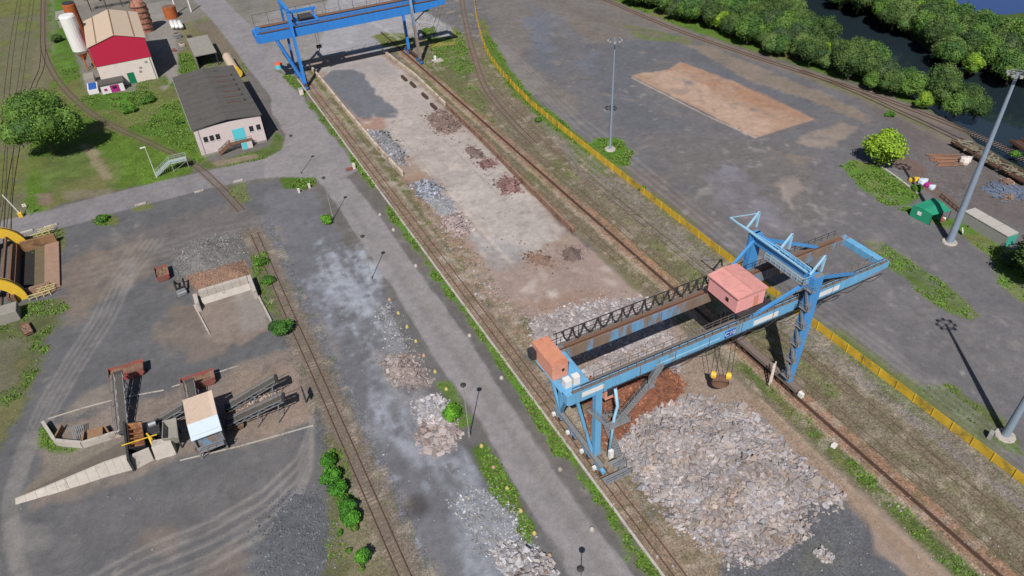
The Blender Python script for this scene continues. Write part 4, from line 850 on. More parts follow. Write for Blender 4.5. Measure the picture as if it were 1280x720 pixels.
heap([(800,452),(845,440),(852,470),(838,478)], .6, 200, .1, .5, GP, 'small pale scatter of stones under the front girder beside the rusty heap', tilt=.5)
heap([(460,163),(482,164),(508,192),(505,206),(492,208),(470,182)], 1.1, 700, .2, .8, [(150,152,160),(110,110,118),(176,178,188),(130,118,112)], 'grey-blue heap of flat scrap sheets against the left yard wall', tail=.7, kinds=SLABS+STICK, tilt=.4, name='scrap_heap')
heap([(516,230),(535,226),(552,236),(550,247),(528,248)], 1.1, 420, .2, .8, [(150,156,172),(120,124,136),(180,184,196),(100,104,112)], 'blue-grey heap of crumpled scrap on the pale yard floor', tail=.7, kinds=SLABS+STICK, tilt=.5, name='scrap_heap')
heap([(530,248),(560,246),(572,262),(556,276),(545,265)], .4, 500, .1, .35, [(150,150,156),(176,176,180),(130,130,136)], 'thin grey scatter of fine rubble between two yard heaps', tilt=.6)
heap([(553,272),(570,266),(585,278),(586,292),(570,296),(556,282)], 1.1, 420, .2, .75, [(176,160,160),(196,182,182),(140,124,124),(160,140,136)], 'pinkish grey heap of slabs, lowest of the row along the left side of the yard', tail=.7, kinds=SLABS, tilt=.45)
heap([(534,146),(548,139),(560,141),(575,154),(572,164),(555,167),(540,158)], 1.4, 420, .25, .8, [(132,112,104),(104,88,84),(150,132,124)], 'dark brown heap of scrap logs at the far right wall of the yard', tail=.7, kinds=STICK+ROCKS[:2], tilt=.5, name='scrap_heap')
heap([(581,187),(590,183),(605,193),(603,199),(590,197)], .6, 120, .2, .7, [(130,110,106),(150,132,128),(100,84,80)], 'small brown scrap heap on the right of the pale yard floor, upper of two', tail=.7, kinds=STICK+SLABS, tilt=.4, name='scrap_heap')
heap([(597,204),(610,198),(621,205),(612,211),(600,210)], .6, 130, .2, .7, [(120,92,90),(150,122,118),(96,72,72)], 'small brown scrap heap on the right of the pale yard floor, lower of two', tail=.7, kinds=STICK+SLABS, tilt=.4, name='scrap_heap')
heap([(620,230),(632,220),(648,226),(650,240),(630,240)], 1.0, 220, .25, .7, [(140,108,104),(112,84,82),(160,130,126)], 'reddish brown scrap heap touching the rust stained yard wall', tail=.7, kinds=STICK+SLABS, tilt=.5, name='scrap_heap')
heap([(655,318),(672,316),(690,324),(685,333),(665,328)], .6, 220, .12, .45, BR, 'low brown debris heap in the middle of the yard', tail=.7, tilt=.6, name='debris_heap')
heap([(702,314),(712,309),(725,313),(725,325),(708,327)], 1.1, 240, .2, .6, [(96,84,84),(120,104,100),(140,120,112)], 'dark round tangle of scrap in the yard right of the brown debris', tail=.7, kinds=STICK, tilt=.8, name='scrap_heap')
heap([(481,454),(500,444),(515,446),(528,462),(534,480),(520,484),(498,476),(485,466)], .8, 1300, .1, .6, [(156,142,138),(138,124,120),(182,172,170),(118,104,100)], 'pinkish heap of broken slabs at the lane side, highest of the lane heaps', tail=.7, kinds=SLABS, tilt=.35, name='slab_heap')
heap([(474,385),(486,382),(498,410),(512,440),(490,448),(478,420)], .08, 700, .06, .24, [(150,150,156),(200,198,200),(134,134,140)], 'sparse scatter of white pebbles in the dusty lane', tilt=.6, tail=1.1, base=(128,128,134), name='pebble_scatter')
heap([(522,502),(545,498),(562,512),(566,530),(535,532),(522,518)], .3, 800, .08, .6, [(166,164,170),(190,184,186),(150,144,144)], 'grey heap of flat broken slabs beside the round bush', tail=.7, kinds=SLABS, tilt=.25, name='slab_heap')
heap([(526,536),(560,530),(570,545),(560,560),(535,562),(524,548)], .5, 600, .12, .9, [(186,174,172),(160,146,144),(136,120,118)], 'pinkish white heap of long slabs, below the grey slab heap', tail=.7, kinds=SLABS, tilt=.2, name='slab_heap', base=(132,126,130))
heap([(568,630),(592,612),(622,612),(640,640),(668,682),(650,700),(612,690),(585,660)], .12, 2000, .06, .28, BG+[(170,160,140)], 'wide thin spread of fine grey gravel at the bottom of the lane', tilt=.6, tail=.5, base=(140,142,150), name='gravel_spread')
heap([(616,688),(640,680),(668,684),(690,706),(700,730),(660,735),(630,715)], 1.1, 1300, .12, .8, [(176,174,178),(206,204,206),(130,112,102),(110,96,90),(150,148,156)], 'grey and brown heap of planks and slabs at the bottom edge beside the road', kinds=STICK+SLABS, tilt=.4, name='slab_heap')
heap([(239,304),(262,298),(295,300),(304,314),(304,328),(287,337),(253,341),(231,346),(223,332),(226,312)], 1.9, 5000, .05, .24, [(112,111,112),(128,126,126),(98,98,101),(170,166,162),(120,114,110)], 'grey gravel heap with white specks behind the pale bay wall', tail=.5, base=(116,114,114), tilt=.6, name='gravel_heap')
heap([(234,345),(262,337),(306,324),(312,345),(246,364)], 1.0, 3000, .05, .22, [(148,118,100),(128,98,82),(168,140,122)], 'brown earthy debris heap against the pale bay wall', tilt=.6, name='debris_heap')
heap([(350,632),(372,616),(398,620),(410,650),(412,690),(400,735),(330,740),(330,680)], .35, 3200, .06, .24, [(98,100,107),(112,114,120),(86,88,95),(136,138,142)], 'dark bluish gravel bank at the bottom left of the lone track', tilt=.6, name='gravel_heap', power=3, tail=.6, base=(95,97,103))
heap([(1016,690),(1028,685),(1042,696),(1040,704),(1028,702)], .4, 140, .12, .5, GP, 'little isolated heap of pale stones on the dark tarmac below the huge heap', tilt=.5)
heap([(1226,236),(1242,228),(1262,230),(1282,238),(1290,248),(1250,250)], .5, 260, .3, 1.0, [(110,122,146),(92,104,128),(126,134,150)], 'bluish tangle of steel sections in the right-hand storage yard', kinds=STICK, tilt=.25, name='scrap_heap')
heap([(1248,226),(1262,223),(1268,231),(1256,234)], .5, 90, .2, .7, BR, 'small rusty heap beyond the bluish steel tangle', kinds=SLABS, tilt=.4, name='scrap_heap')
heap([(1252,243),(1268,242),(1268,250),(1254,250)], .4, 60, .2, .6, BR, 'small rusty heap in front of the bluish steel tangle', kinds=SLABS, tilt=.4, name='scrap_heap')
heap([(285,516),(340,486),(350,492),(345,505),(290,532)], .8, 800, .12, .5, [(170,150,136),(196,182,170),(130,108,96)], 'pale stone spill under the two parallel conveyors', tilt=.5, name='stone_spill')
# loose stones lying about
def scatter(n, poly, smin, smax, pal):
    q = W(poly); xs = [p[0] for p in q]; ys = [p[1] for p in q]; x = rng.uniform(min(xs),max(xs),n); y = rng.uniform(min(ys),max(ys),n); k = sdist(x,y,q) > 0; return x[k], y[k]
Vs, Fs, Cs, off = [], [], [], 0
for poly, n, a, b_, pal in (([(880,690),(1000,600),(1280,740),(900,740)],500,.05,.16,GP),([(1000,520),(1280,700),(1180,740)],260,.06,.2,GP),([(580,150),(700,290),(960,500),(1000,500),(720,210)],260,.06,.2,GP),
        ([(470,140),(560,150),(760,370),(640,400)],420,.07,.25,[(190,180,176),(140,122,112),(120,104,98)]),([(0,560),(400,560),(420,740),(0,740)],120,.05,.16,GP),([(400,330),(480,330),(640,720),(520,720)],420,.05,.2,BG),([(690,490),(770,600),(860,720),(830,720),(700,540)],160,.07,.25,GP),
        ([(745,560),(900,680),(1000,700),(870,700)],360,.08,.3,GP),([(465,175),(500,215),(590,300),(640,390),(600,380),(540,290),(505,225)],500,.1,.4,[(150,146,150),(120,108,104),(180,174,176)]),([(560,140),(600,180),(655,235),(640,250),(600,215),(550,170)],260,.08,.35,[(120,100,94),(150,130,122)]),([(640,300),(740,310),(700,345),(640,340)],260,.06,.25,BR),([(640,385),(780,350),(850,380),(820,400),(660,440)],500,.06,.3,[(170,160,160),(140,120,108)])):
    x, y = scatter(n, poly, a, b_, pal)
    for i in range(len(x)):
        s = a*(b_/a)**(rng.random()**2); Vt, Ft = ROCKS[rng.integers(8)]; Vs.append((Vt*s)@rotm(rng.uniform(0,6.28),0,0).T+[x[i],y[i],s*.3]); Fs.append(Ft+off); off += len(Vt); Cs.append(np.repeat(P(*pal[rng.integers(len(pal))])[None]*rng.uniform(.8,1.15),len(Vt),0))
tag(mesh_tri('loose_stones', np.concatenate(Vs), np.concatenate(Fs), np.concatenate(Cs), M['rock']), 'small loose stones scattered over the yards and track verges', 'loose stones', kind='stuff')
for px, py, s, lb in ((1042,558,.7,'white lump of rubbish on the green strip beside the crane rail'),(1018,606,1.3,'big pale boulder at the right foot of the huge rock heap'),(928,510,1.0,'pale brown boulder at the upper edge of the huge rock heap'),(587,657,.01,'')):
    if s < .1: continue
    x, y, _ = G(px,py); Vt, Ft = ROCKS[3]; o = mesh_tri('boulder', (Vt*s)@rotm(.4,.2,.1).T+[x,y,s*.35], Ft, np.repeat((P(222,218,214) if 'rubbish' in lb else P(176,164,156))[None],len(Vt),0), M['rock']); tag(o, lb, 'boulder')

# ---------------------------------------------------------------- buildings at the far left
def part_box(name, ext, m, parent, bevel=0): return MB().ext(*ext).build(name, m, parent, bevel)
wx0,wx1,wy0,wy1,wh = 2.0,19.4,195.2,236.0,7.9
b1 = thing('workshop', 'pale pink workshop with dark grey roof and turquoise door at the road bend', 'building', (10.7,215,0))
part_box('wall', (wx0,wx1,wy0,wy1,0,wh), M['pinkwall'], b1)
mb = MB(); xm = (wx0+wx1)/2
mb.add([(wx0-.4,wy0-.4,wh),(xm,wy0-.4,wh+.9),(wx1+.4,wy0-.4,wh),(wx0-.4,wy1+.4,wh),(xm,wy1+.4,wh+.9),(wx1+.4,wy1+.4,wh)]+[(wx0-.4,wy0-.4,wh+.25),(xm,wy0-.4,wh+1.2),(wx1+.4,wy0-.4,wh+.25),(wx0-.4,wy1+.4,wh+.25),(xm,wy1+.4,wh+1.2),(wx1+.4,wy1+.4,wh+.25)],
  [(0,3,4,1),(1,4,5,2),(6,7,10,9),(7,8,11,10),(0,1,7,6),(1,2,8,7),(2,5,11,8),(5,4,10,11),(4,3,9,10),(3,0,6,9)])
rf = mb.build('roof', M['felt'], b1)
mb = MB()
for k in range(1,10): yy = wy0+k*4.1; mb.add([(wx0-.38,yy,wh+.262),(xm,yy,wh+1.212),(wx1+.38,yy,wh+.262),(wx0-.38,yy+.12,wh+.262),(xm,yy+.12,wh+1.212),(wx1+.38,yy+.12,wh+.262)],[(0,1,4,3),(1,2,5,4)])
mb.build('roof_seams', M['dark'], rf)
part_box('gutter', (wx0-.55,wx0-.41,wy0-.4,wy1+.4,wh+.02,wh+.2), M['lampgrey'], b1)
part_box('plinth', (wx0-.04,wx1+.04,wy0-.04,wy0-.001,0,.6), M['greyroof'], b1)
for k in range(6):
    y = 227-4.2*k+.0; mb = MB(); mb.lathe((17.6,y,wh+.35), [(.16,0),(.16,.7),(.24,.72),(.05,.95)], 8); mb.build('vent_pipe', M['dark'], rf)
    mb = MB(); zz = lambda x,y_: wh+.275+.95*(1-abs(x-xm)/(xm-wx0+.4))
    L_ = 3.6+random.random()*1.2
    if k == 0: L_ = 4.8
    mb.prism([(17.4,y-.25),(17.4,y+.25),(17.4-L_,y+.45),(17.4-L_,y-.45)], wh+.2, 0, top=zz); mb.build('rust_streak', mat('roof_rust_stain', T(96,66,58), .15, 1, .95), rf)
for fx in (.13,.22,.31,.82,.93):
    x = wx0+(wx1-wx0)*fx; f_ = part_box('window', (x-.55,x+.55,wy0-.05,wy0,3.9,5.4), M['glass'], b1); part_box('frame', (x-.6,x+.6,wy0-.12,wy0-.052,3.75,3.88), M['white'], f_)
for k in range(7): part_box('window', (wx0-.05,wx0,199+k*5,201.4+k*5,4.2,5.6), M['glass'], b1)
part_box('door', (wx0+9.2,wx0+12.4,wy0-.06,wy0,2.3,5.6), M['turq'], b1); part_box('drainpipe', (wx0+.9,wx0+1.1,wy0-.12,wy0-.002,0,wh), M['lampgrey'], b1)
st = MB(); st.ext(wx0+7.8,wx0+13.6,wy0-1.6,wy0-.06,2.1,2.25); flight((wx0+7.8,wy0-.9,2.2),(wx0+4.2,wy0-.9,.1)) if False else None
a_, c_ = (wx0+7.8,wy0-.9,2.2), (wx0+4.4,wy0-.9,.1)
for s in (-.7,.7): st.bar((a_[0],a_[1]+s,a_[2]),(c_[0],c_[1]+s,c_[2]),.12,.3); railing(st,(c_[0],c_[1]+s,c_[2]),(a_[0],a_[1]+s,a_[2]),1.0)
for k in range(10): st.box((a_[0]+(c_[0]-a_[0])*(k+.5)/10,a_[1],a_[2]+(c_[2]-a_[2])*(k+.5)/10),(.36,1.4,.08))
railing(st,(wx0+7.8,wy0-1.6,2.25),(wx0+13.6,wy0-1.6,2.25)); st.build('entrance_stairs', M['rust'], b1)
part_box('stair_base', (wx0+10.5,wx0+13.3,wy0-1.5,wy0-.1,0,2.08), M['pinkwall'], b1); part_box('stair_base_door', (wx0+10.6,wx0+11.9,wy0-1.56,wy0-1.51,0,1.9), M['turq'], b1)
# red and white hall
hx0,hx1,hy0,hy1,hh = -18.7,-2.3,262.0,291.5,13.6
b2 = thing('factory_hall', 'tall hall with crimson upper gable, white lower wall and beige roof', 'building', (-10.5,276,0))
part_box('wall', (hx0,hx1,hy0,hy1,0,7.4), M['cream'], b2)
mb = MB(); xm = (hx0+hx1)/2; mb.ext(hx0-.1,hx1+.1,hy0-.15,hy1+.1,7.4,hh); mb.add([(hx0-.1,hy0-.15,hh),(hx1+.1,hy0-.15,hh),(xm,hy0-.15,hh+2.4),(hx0-.1,hy1+.1,hh),(hx1+.1,hy1+.1,hh),(xm,hy1+.1,hh+2.4)],[(0,1,2),(5,4,3)])
mb.build('red_cladding', M['redwall'], b2)
mb = MB(); mb.add([(hx0-.5,hy0-.4,hh-.05),(xm,hy0-.4,hh+2.45),(hx1+.5,hy0-.4,hh-.05),(hx0-.5,hy1+.4,hh-.05),(xm,hy1+.4,hh+2.45),(hx1+.5,hy1+.4,hh-.05),(hx0-.5,hy0-.4,hh+.1),(xm,hy0-.4,hh+2.62),(hx1+.5,hy0-.4,hh+.1),(hx0-.5,hy1+.4,hh+.1),(xm,hy1+.4,hh+2.62),(hx1+.5,hy1+.4,hh+.1)],
  [(0,3,4,1),(1,4,5,2),(6,7,10,9),(7,8,11,10),(0,1,7,6),(1,2,8,7),(2,5,11,8),(5,4,10,11),(4,3,9,10),(3,0,6,9)])
rf = mb.build('roof', M['beigeroof'], b2)
mb = MB()
for xx in (hx0+2.6, xm, hx1-2.6): z_ = hh+.12+2.5*(1-abs(xx-xm)/((hx1-hx0)/2+.5)); mb.ext(xx-.14,xx+.14,hy0-.3,hy1+.3,z_,z_+.18)
mb.build('ridge_strip', M['wood'], rf)
part_box('green_door', (-11.0,-8.9,hy0-.06,hy0,0,3.6), mat('dark_green_door', T(16,120,84), .1, 1, .6), b2); part_box('drainpipe', (hx1-.7,hx1-.5,hy0-.2,hy0-.02,0,7.3), M['lampgrey'], b2)
for sx, sz in ((-4.6,6.1),(-6.8,4.6),(-7.2,3.4)): part_box('wall_patch', (sx,sx+.9,hy0-.03,hy0,sz-.5,sz+.2), M['greyroof'], b2)
b3 = thing('annex_building', 'low white annex with grey felt roof and magenta door in front of the hall', 'building', (-16,259.5,0))
part_box('wall', (-19.6,-12.9,257.4,261.9,0,3.0), M['white'], b3); part_box('roof', (-20.0,-12.4,257.0,261.95,3.0,3.25), M['felt'], b3)
part_box('door', (-16.9,-14.3,257.33,257.4,.1,2.4), M['magenta'], b3); part_box('window', (-16.2,-15.0,257.28,257.32,1.2,2.0), M['glass'], b3); part_box('sign_board', (-18.8,-17.9,257.3,257.38,1.0,1.7), M['magenta'], b3)
po = thing('blue_tank', 'open white basin with bright blue cover beside the annex', 'basin', (-22,262,0)); part_box('basin', (-23.6,-20.6,259.6,266.8,0,1.3), M['white'], po); part_box('cover', (-23.2,-21.0,260.3,266.0,1.3,1.55), M['bluepaint'], po)
mb = MB(); mb.box((-22.5,270,1.3),(3,6,2.6)); tag(mb.build('grey_shed', M['greyroof']), 'small grey flat box building behind the blue covered basin', 'shed')
# tall white leaning tank with rusty cone
sl_ = thing('silo', 'tall white cylindrical silo beside the left wall of the red hall', 'silo', (-21.6,285,0))
mb = MB(); mb.lathe((-22.8,284.5,4.5), [(.6,0),(2.5,2.4),(2.5,13.5),(2.2,14.0)], 20); mb.build('silo_body', M['white'], sl_, smooth=False)
mb = MB()
for a in range(4): mb.bar((-21.9+1.7*math.cos(a*1.57+.8),284.5+1.7*math.sin(a*1.57+.8),0),(-21.9+1.5*math.cos(a*1.57+.8),284.5+1.5*math.sin(a*1.57+.8),6.5),.3)
mb.lathe((-22.8,284.5,3.2),[(.3,0),(1.7,2.6)],16); mb.build('silo_frame', M['orange'], sl_)
sl3 = thing('rusty_stack', 'thick rusty orange stack at the top edge behind the white silo', 'stack', (-24.5,318,0)); mb = MB(); mb.lathe((-23,312,0),[(2.2,0),(2.2,15),(1.9,15.2)],18); mb.build('stack_shell', M['orange'], sl3); mb = MB(); mb.lathe((-23,312,15.2),[(1.95,0),(1.95,.4)],18); mb.build('stack_rim', M['dark'], sl3)
sl2 = thing('rusty_vessel', 'large brownish pink rusty vessel at the top behind the hall', 'vessel', (-1,312,0))
mb = MB(); mb.lathe((-1.0,316,0),[(2.8,0),(3.0,3),(3.0,9),(2.2,11),(1.0,11.6)],18); mb.build('vessel_shell', mat('vessel_rust', T(176,122,104), .2, 1, .8, col2=T(120,80,66), thr=.55), sl2, smooth=False)
mb = MB()
for k in range(5): mb.lathe((-1.0,316,1.5+k*2.0),[(3.25,0),(3.25,.3)],18)
mb.build('vessel_ring', M['rust'], sl2)
for i,(px,py,dx,dy,h_,m_,lb) in enumerate(((110,2,9,6,3.5,'greyroof','low grey roofed hut at the top edge left of the hall'),(83,28,5,12,3,'greyroof','long low grey roof along the left of the hall'),(155,-6,14,5,4,'rust','rusty plant housing at the top edge above the hall'))):
    x,y,_ = G(px,py); hb = thing('hut', lb, 'hut', (x,y,0)); part_box('wall', (x-dx/2,x+dx/2,y-dy/2,y+dy/2,0,h_), M[m_], hb); part_box('roof', (x-dx/2-.3,x+dx/2+.3,y-dy/2-.3,y+dy/2+.3,h_,h_+.2), M['felt' if m_ == 'rust' else 'greyroof'], hb)
pf = thing('pipe_bridge', 'rusty pipe bridge running along the top edge behind the red hall', 'pipe bridge', (-12,305,0)); mb = MB(); x,y,_ = G(160,2); 
for k in range(3): mb.tube([(-20,y-6+k*1.4,5),(-3,y-6+k*1.4,5)],.35,8)
mb.build('pipe', M['rust'], pf); mb = MB()
for xx in (-19,-13,-7,-4): mb.bar((xx,y-6,0),(xx,y-6,5),.25); mb.bar((xx,y-3.2,0),(xx,y-3.2,5),.25); mb.bar((xx,y-6,5),(xx,y-3.2,5),.2)
mb.build('pipe_support', M['dark'], pf)
# open shed, rusty tank, white bundles, horizontal tank
x0,x1,y0,y1 = 10.9,17.7,262.5,282.5
os_ = thing('open_shed', 'open-sided shed with flat pale grey roof beyond the workshop', 'shed', (14.3,272,0)); part_box('roof', (x0-.2,x1+.2,y0,y1,4.3,4.6), M['greyroof'], os_)
for x in (x0,x1-.3):
    for y in (y0+.3,(y0+y1)/2,y1-.5): part_box('post', (x,x+.3,y,y+.3,0,4.3), M['dark'], os_)
part_box('rear_wall', (x0,x1,y1-.2,y1-.05,0,4.29), M['greyroof'], os_); part_box('side_wall', (x0-.1,x0,y0+.5,y1-.5,0,4.29), M['greyroof'], os_)
ht = thing('tank_wagon_body', 'beige horizontal tank with orange end beside the main road', 'tank', (24,255,0)); xa = G(284,72,1.5); xb = G(296,92,1.5)
mb = MB(); mb.tube([(xa[0],xa[1],1.7),(xb[0],xb[1]+3,1.7)],1.5,16); mb.build('tank_shell', M['beigeroof'], ht); mb = MB(); mb.tube([(xb[0],xb[1]+3,1.7),(xb[0]+.2,xb[1]-.6,1.7)],1.55,16); mb.build('tank_end', M['yellow'], ht)
mb = MB(); mb.ext(xa[0]-1,xa[0]+1,xa[1]-5,xa[1]-4,0,.6); mb.ext(xb[0]-1,xb[0]+1,xb[1]+4,xb[1]+5,0,.6); mb.build('tank_saddle', M['concrete'], ht)
x,y,_ = G(215,22); ot = thing('round_tank', 'round rust-orange tank between the hall and the road', 'tank', (x,y,0)); mb = MB(); mb.lathe((x,y,0),[(2.5,0),(2.5,4.4),(2.3,4.5)],20); mb.build('tank_shell', M['orange'], ot); mb = MB(); mb.lathe((x,y,4.5),[(2.35,0),(.4,.25)],20); mb.build('tank_lid', M['rust'], ot)
for k in range(3):
    x,y,_ = G(216.5+k*5,33,1); mb = MB(); mb.tube([(x,y+5.5,1.0),(x,y+5,1.3),(x-.05,y-1.5,1.3),(x,y-2,1.0)],.85,10); tag(mb.build('white_cylinder', M['white'], smooth=True), ('left','middle','right')[k]+' of the three white cylinders lying side by side near the round rusty tank', 'cylinder', 'white cylinders near the round tank')
for k,(pa,pb) in enumerate((((221,17),(217,-4)),((239,15),(236,-5)))):
    a = G(*pa); mb = MB(); mb.bar(a,(a[0],a[1],9.5),.45); tag(mb.build('white_post', M['white']), ('left','right')[k]+' of the two tall white posts at the top edge left of the main road', 'post')
for i,(px,py,s,mm,lb) in enumerate(((218,64,1.2,'red','small red machine on the grass beside the open shed'),(228,58,1.5,'concrete','pale rubble sack in front of the open shed'),(237,47,1.3,'dark','black box behind the open shed'),(222,47,2.2,'steel','low grey pallet stack beyond the white cylinders'))):
    x,y,_ = G(px,py); o = thing('yard_item', lb, 'machine' if mm == 'red' else 'pallet stack' if mm == 'steel' else 'box' if mm == 'dark' else 'sack', (x,y,0)); mb = MB(); mb.box((x,y,s*.35),(s,s*1.3,s*.7),.3); mb.build('body', M[mm], o, .12); mb = MB(); mb.box((x,y,s*.78),(s*.6,s*.5,s*.16),.3); mb.build('top', M['rust'], o, .04)
# crossing platform with stairs
gp = thing('stair_platform', 'grey steel platform with stairs standing on the grass by the side road', 'platform', (-4.5,191,0)); st = MB()
x0,x1,y0,y1,z = -6.0,-1.8,190.2,192.8,2.6; st.ext(x0,x1,y0,y1,z-.12,z)
for a,b_ in (((x0,y0),(x1,y0)),((x1,y0),(x1,y1)),((x0,y1),(x1,y1))): railing(st,(a[0],a[1],z),(b_[0],b_[1],z),1.05,r=.06)
st.build('deck', mat('pale_green_steel', T(168,182,178), .08, 1, .6), gp, 0)
st = MB()
for x,y in ((x0+.2,y0+.2),(x1-.2,y0+.2),(x0+.2,y1-.2),(x1-.2,y1-.2)): st.bar((x,y,0),(x,y,z-.12),.16)
st.bar((x0+.2,y0+.2,.3),(x1-.2,y0+.2,z-.3),.08); st.build('support', M['lampgrey'], gp)
st = MB(); a_=(x0,(y0+y1)/2,z); c_=(x0-4.3,(y0+y1)/2-.6,.1)
for s in (-.9,.9): st.bar((a_[0],a_[1]+s,a_[2]),(c_[0],c_[1]+s,c_[2]),.1,.28); railing(st,(c_[0],c_[1]+s,c_[2]),(a_[0],a_[1]+s,a_[2]),1.0,r=.06)
for k in range(11): st.box((a_[0]+(c_[0]-a_[0])*(k+.5)/11,a_[1]-.6*(k+.5)/11,a_[2]+(c_[2]-a_[2])*(k+.5)/11),(.32,1.8,.06))
st.build('stairs', mat('pale_green_steel', T(168,182,178), .08, 1, .6), gp)
# level crossing barrier, signal, kerb blocks
x,y,_ = G(27,271); bt = thing('crossing_barrier', 'raised white level crossing barrier with yellow base at the side road', 'barrier', (x,y,0)); mb = MB(); mb.box((x,y,.6),(.9,.9,1.2)); mb.build('barrier_base', M['yellow'], bt, .06); mb = MB(); mb.bar((x,y,1.0),(x-1.6,y+1.0,6.2),.18); mb.build('barrier_arm', M['white'], bt)
x,y,_ = G(37,270); sg = thing('crossing_sign', 'pale crossing sign on a thin pole next to the barrier', 'sign', (x,y,0)); mb = MB(); mb.bar((x,y,0),(x,y,3.2),.12); mb.build('pole', M['lampgrey'], sg); mb = MB(); mb.box((x,y,3.0),(.8,.1,.8)); mb.build('sign_plate', M['cream'], sg)
names = ['leftmost','second from left','middle','second from right','rightmost']
for i,(px,py,L_) in enumerate(((34,290,2.6),(64,283,2.8),(176,256,2.6),(249,240,2.2),(298,227,2.4))):
    x,y,_ = G(px,py); mb = MB(); mb.box((x,y,.2),(L_,.5,.4),.03); tag(mb.build('kerb_block', M['concrete'], bevel=.05), names[i]+' of five pale concrete blocks along the side road', 'concrete block', 'pale blocks along the side road')
for i,(px,py) in enumerate(((374,241),(387,235))):
    x,y,_ = G(px,py); mb = MB(); mb.box((x,y,.55),(.5,.4,1.1)); mb.box((x,y,1.14),(.6,.5,.08)); tag(mb.build('bollard', M['cream']), ('left','right')[i]+' of two cream bollards at the foot of the small grass island', 'bollard')
# yellow topped stones along the lane
pos = ['topmost','second from top','third from top','fourth from top','fifth from top','sixth from top','seventh from top','sixth from bottom','fifth from bottom','fourth from bottom','third from bottom','second from bottom','lowest']
for i,(px,py) in enumerate(((487,375),(498,392),(509,409),(520,427),(530,445),(544,465),(558,487),(602,558),(617,585),(634,611),(651,639),(668,667),(687,695))):
    x,y,_ = G(px,py); mb = MB(); mb.lathe((x,y,0),[(.34,0),(.3,.25),(.18,.45),(.05,.48)],8); tag(mb.build('marker_stone', mat('faded_yellow_stone', T(196,178,112), .15, 3, .8) if i%4 else mat('faded_orange_stone', T(190,156,130), .15, 3, .8)), pos[i]+' of the faded yellow marker stones along the left edge of the road', 'marker stone', 'yellow marker stones along the road')
for i,(px,py) in enumerate(((475,269),(492,288),(520,333),(587,420),(627,473),(700,587),(740,662))):
    x,y,_ = G(px,py); mb = MB(); mb.lathe((x,y,0),[(.4,0),(.36,.3),(.2,.5),(.05,.55)],8); tag(mb.build('marker_stone', M['concrete']), ('farthest','second farthest','third farthest','middle','third nearest','second nearest','nearest')[i]+' of the pale marker stones on the right verge of the road', 'marker stone', 'pale marker stones on the right verge')
# buffer stop, cabinets, round drum
x,y,_ = G(441,212); bs = thing('track_marker_board', 'red and white marker block standing beside the crane track kerb', 'marker board', (x,y,0)); mb = MB(); mb.box((x+.4,y,.9),(.7,.5,1.6)); mb.build('white_board', M['cream'], bs); mb = MB(); mb.box((x-.9,y,.45),(1.7,.5,.7)); mb.build('red_board', M['red'], bs)
x,y,_ = G(349,85); dr = thing('striped_kiosk', 'round turquoise drum with orange top under the far crane left leg', 'drum', (x,y,0)); mb = MB(); mb.lathe((x,y,0),[(1.2,0),(1.25,1.3)],16); mb.build('drum_body', M['turq'], dr); mb = MB(); mb.lathe((x,y,1.3),[(1.25,0),(1.1,.5),(.3,.6)],16); mb.build('drum_lid', mat('orange_red_lid', T(226,104,80), .1, 1, .6), dr)
x,y,_ = G(377,118); cb_ = thing('track_cabinet', 'white cabinet beside the track just below the far crane left leg', 'cabinet', (x,y,0)); mb = MB(); mb.box((x,y,.95),(1.2,1.1,1.9)); mb.build('cabinet_body', M['cream'], cb_, .05); mb = MB(); mb.box((x,y,1.95),(1.35,1.25,.1)); mb.build('cabinet_lid', M['lampgrey'], cb_)
x,y,_ = G(547,76); cb_ = thing('track_cabinet', 'white point motor box on a slab beside the far crane right leg', 'cabinet', (x,y,0)); mb = MB(); mb.box((x,y,.1),(3.4,3.0,.2)); mb.build('slab', M['concrete'], cb_); mb = MB(); mb.box((x-.6,y+.6,.9),(.7,.8,1.4)); mb.build('cabinet_body', M['white'], cb_, .05)
x,y,_ = G(524,638)
# ---------------------------------------------------------------- lamps and masts
def small_lamp(px, py, h, label):
    x,y,_ = G(px,py); t = thing('street_lamp', label, 'street lamp', (x,y,0), 'slim street lamps along the road')
    MB().lathe((x,y,0),[(.16,0),(.16,1.2),(.09,1.3),(.065,h)],8).build('pole', M['lampgrey'], t)
    MB().lathe((x,y,h-.1),[(.08,0),(.42,.12),(.46,.28),(.3,.42),(.05,.46)],12).build('lamp_head', M['dark'], t); return t
small_lamp(375.6,217.5,10.6,'slim lamp rising from the small grass island at the junction')
small_lamp(416.4,273.9,10.8,'slim lamp beside the little bush left of the road')
small_lamp(464.3,349.6,10.7,'slim lamp between the dusty lane and the road, no bush at its foot')
small_lamp(586.8,546.1,11.7,'slim lamp beside the round bright bush at the road edge')
x,y,_ = G(724,762); small_lamp(724,762,9.5,'slim lamp rising from the bottom edge over the road')
x,y,_ = G(196,222); ml = thing('street_lamp', 'white lamp on a thin pole on the grass left of the stair platform', 'street lamp', (x,y,0)); MB().lathe((x,y,0),[(.1,0),(.06,8.6)],8).build('pole', M['white'], ml); mb = MB(); mb.box((x-.5,y,8.7),(1.3,.35,.2)); mb.build('lamp_head', M['white'], ml)
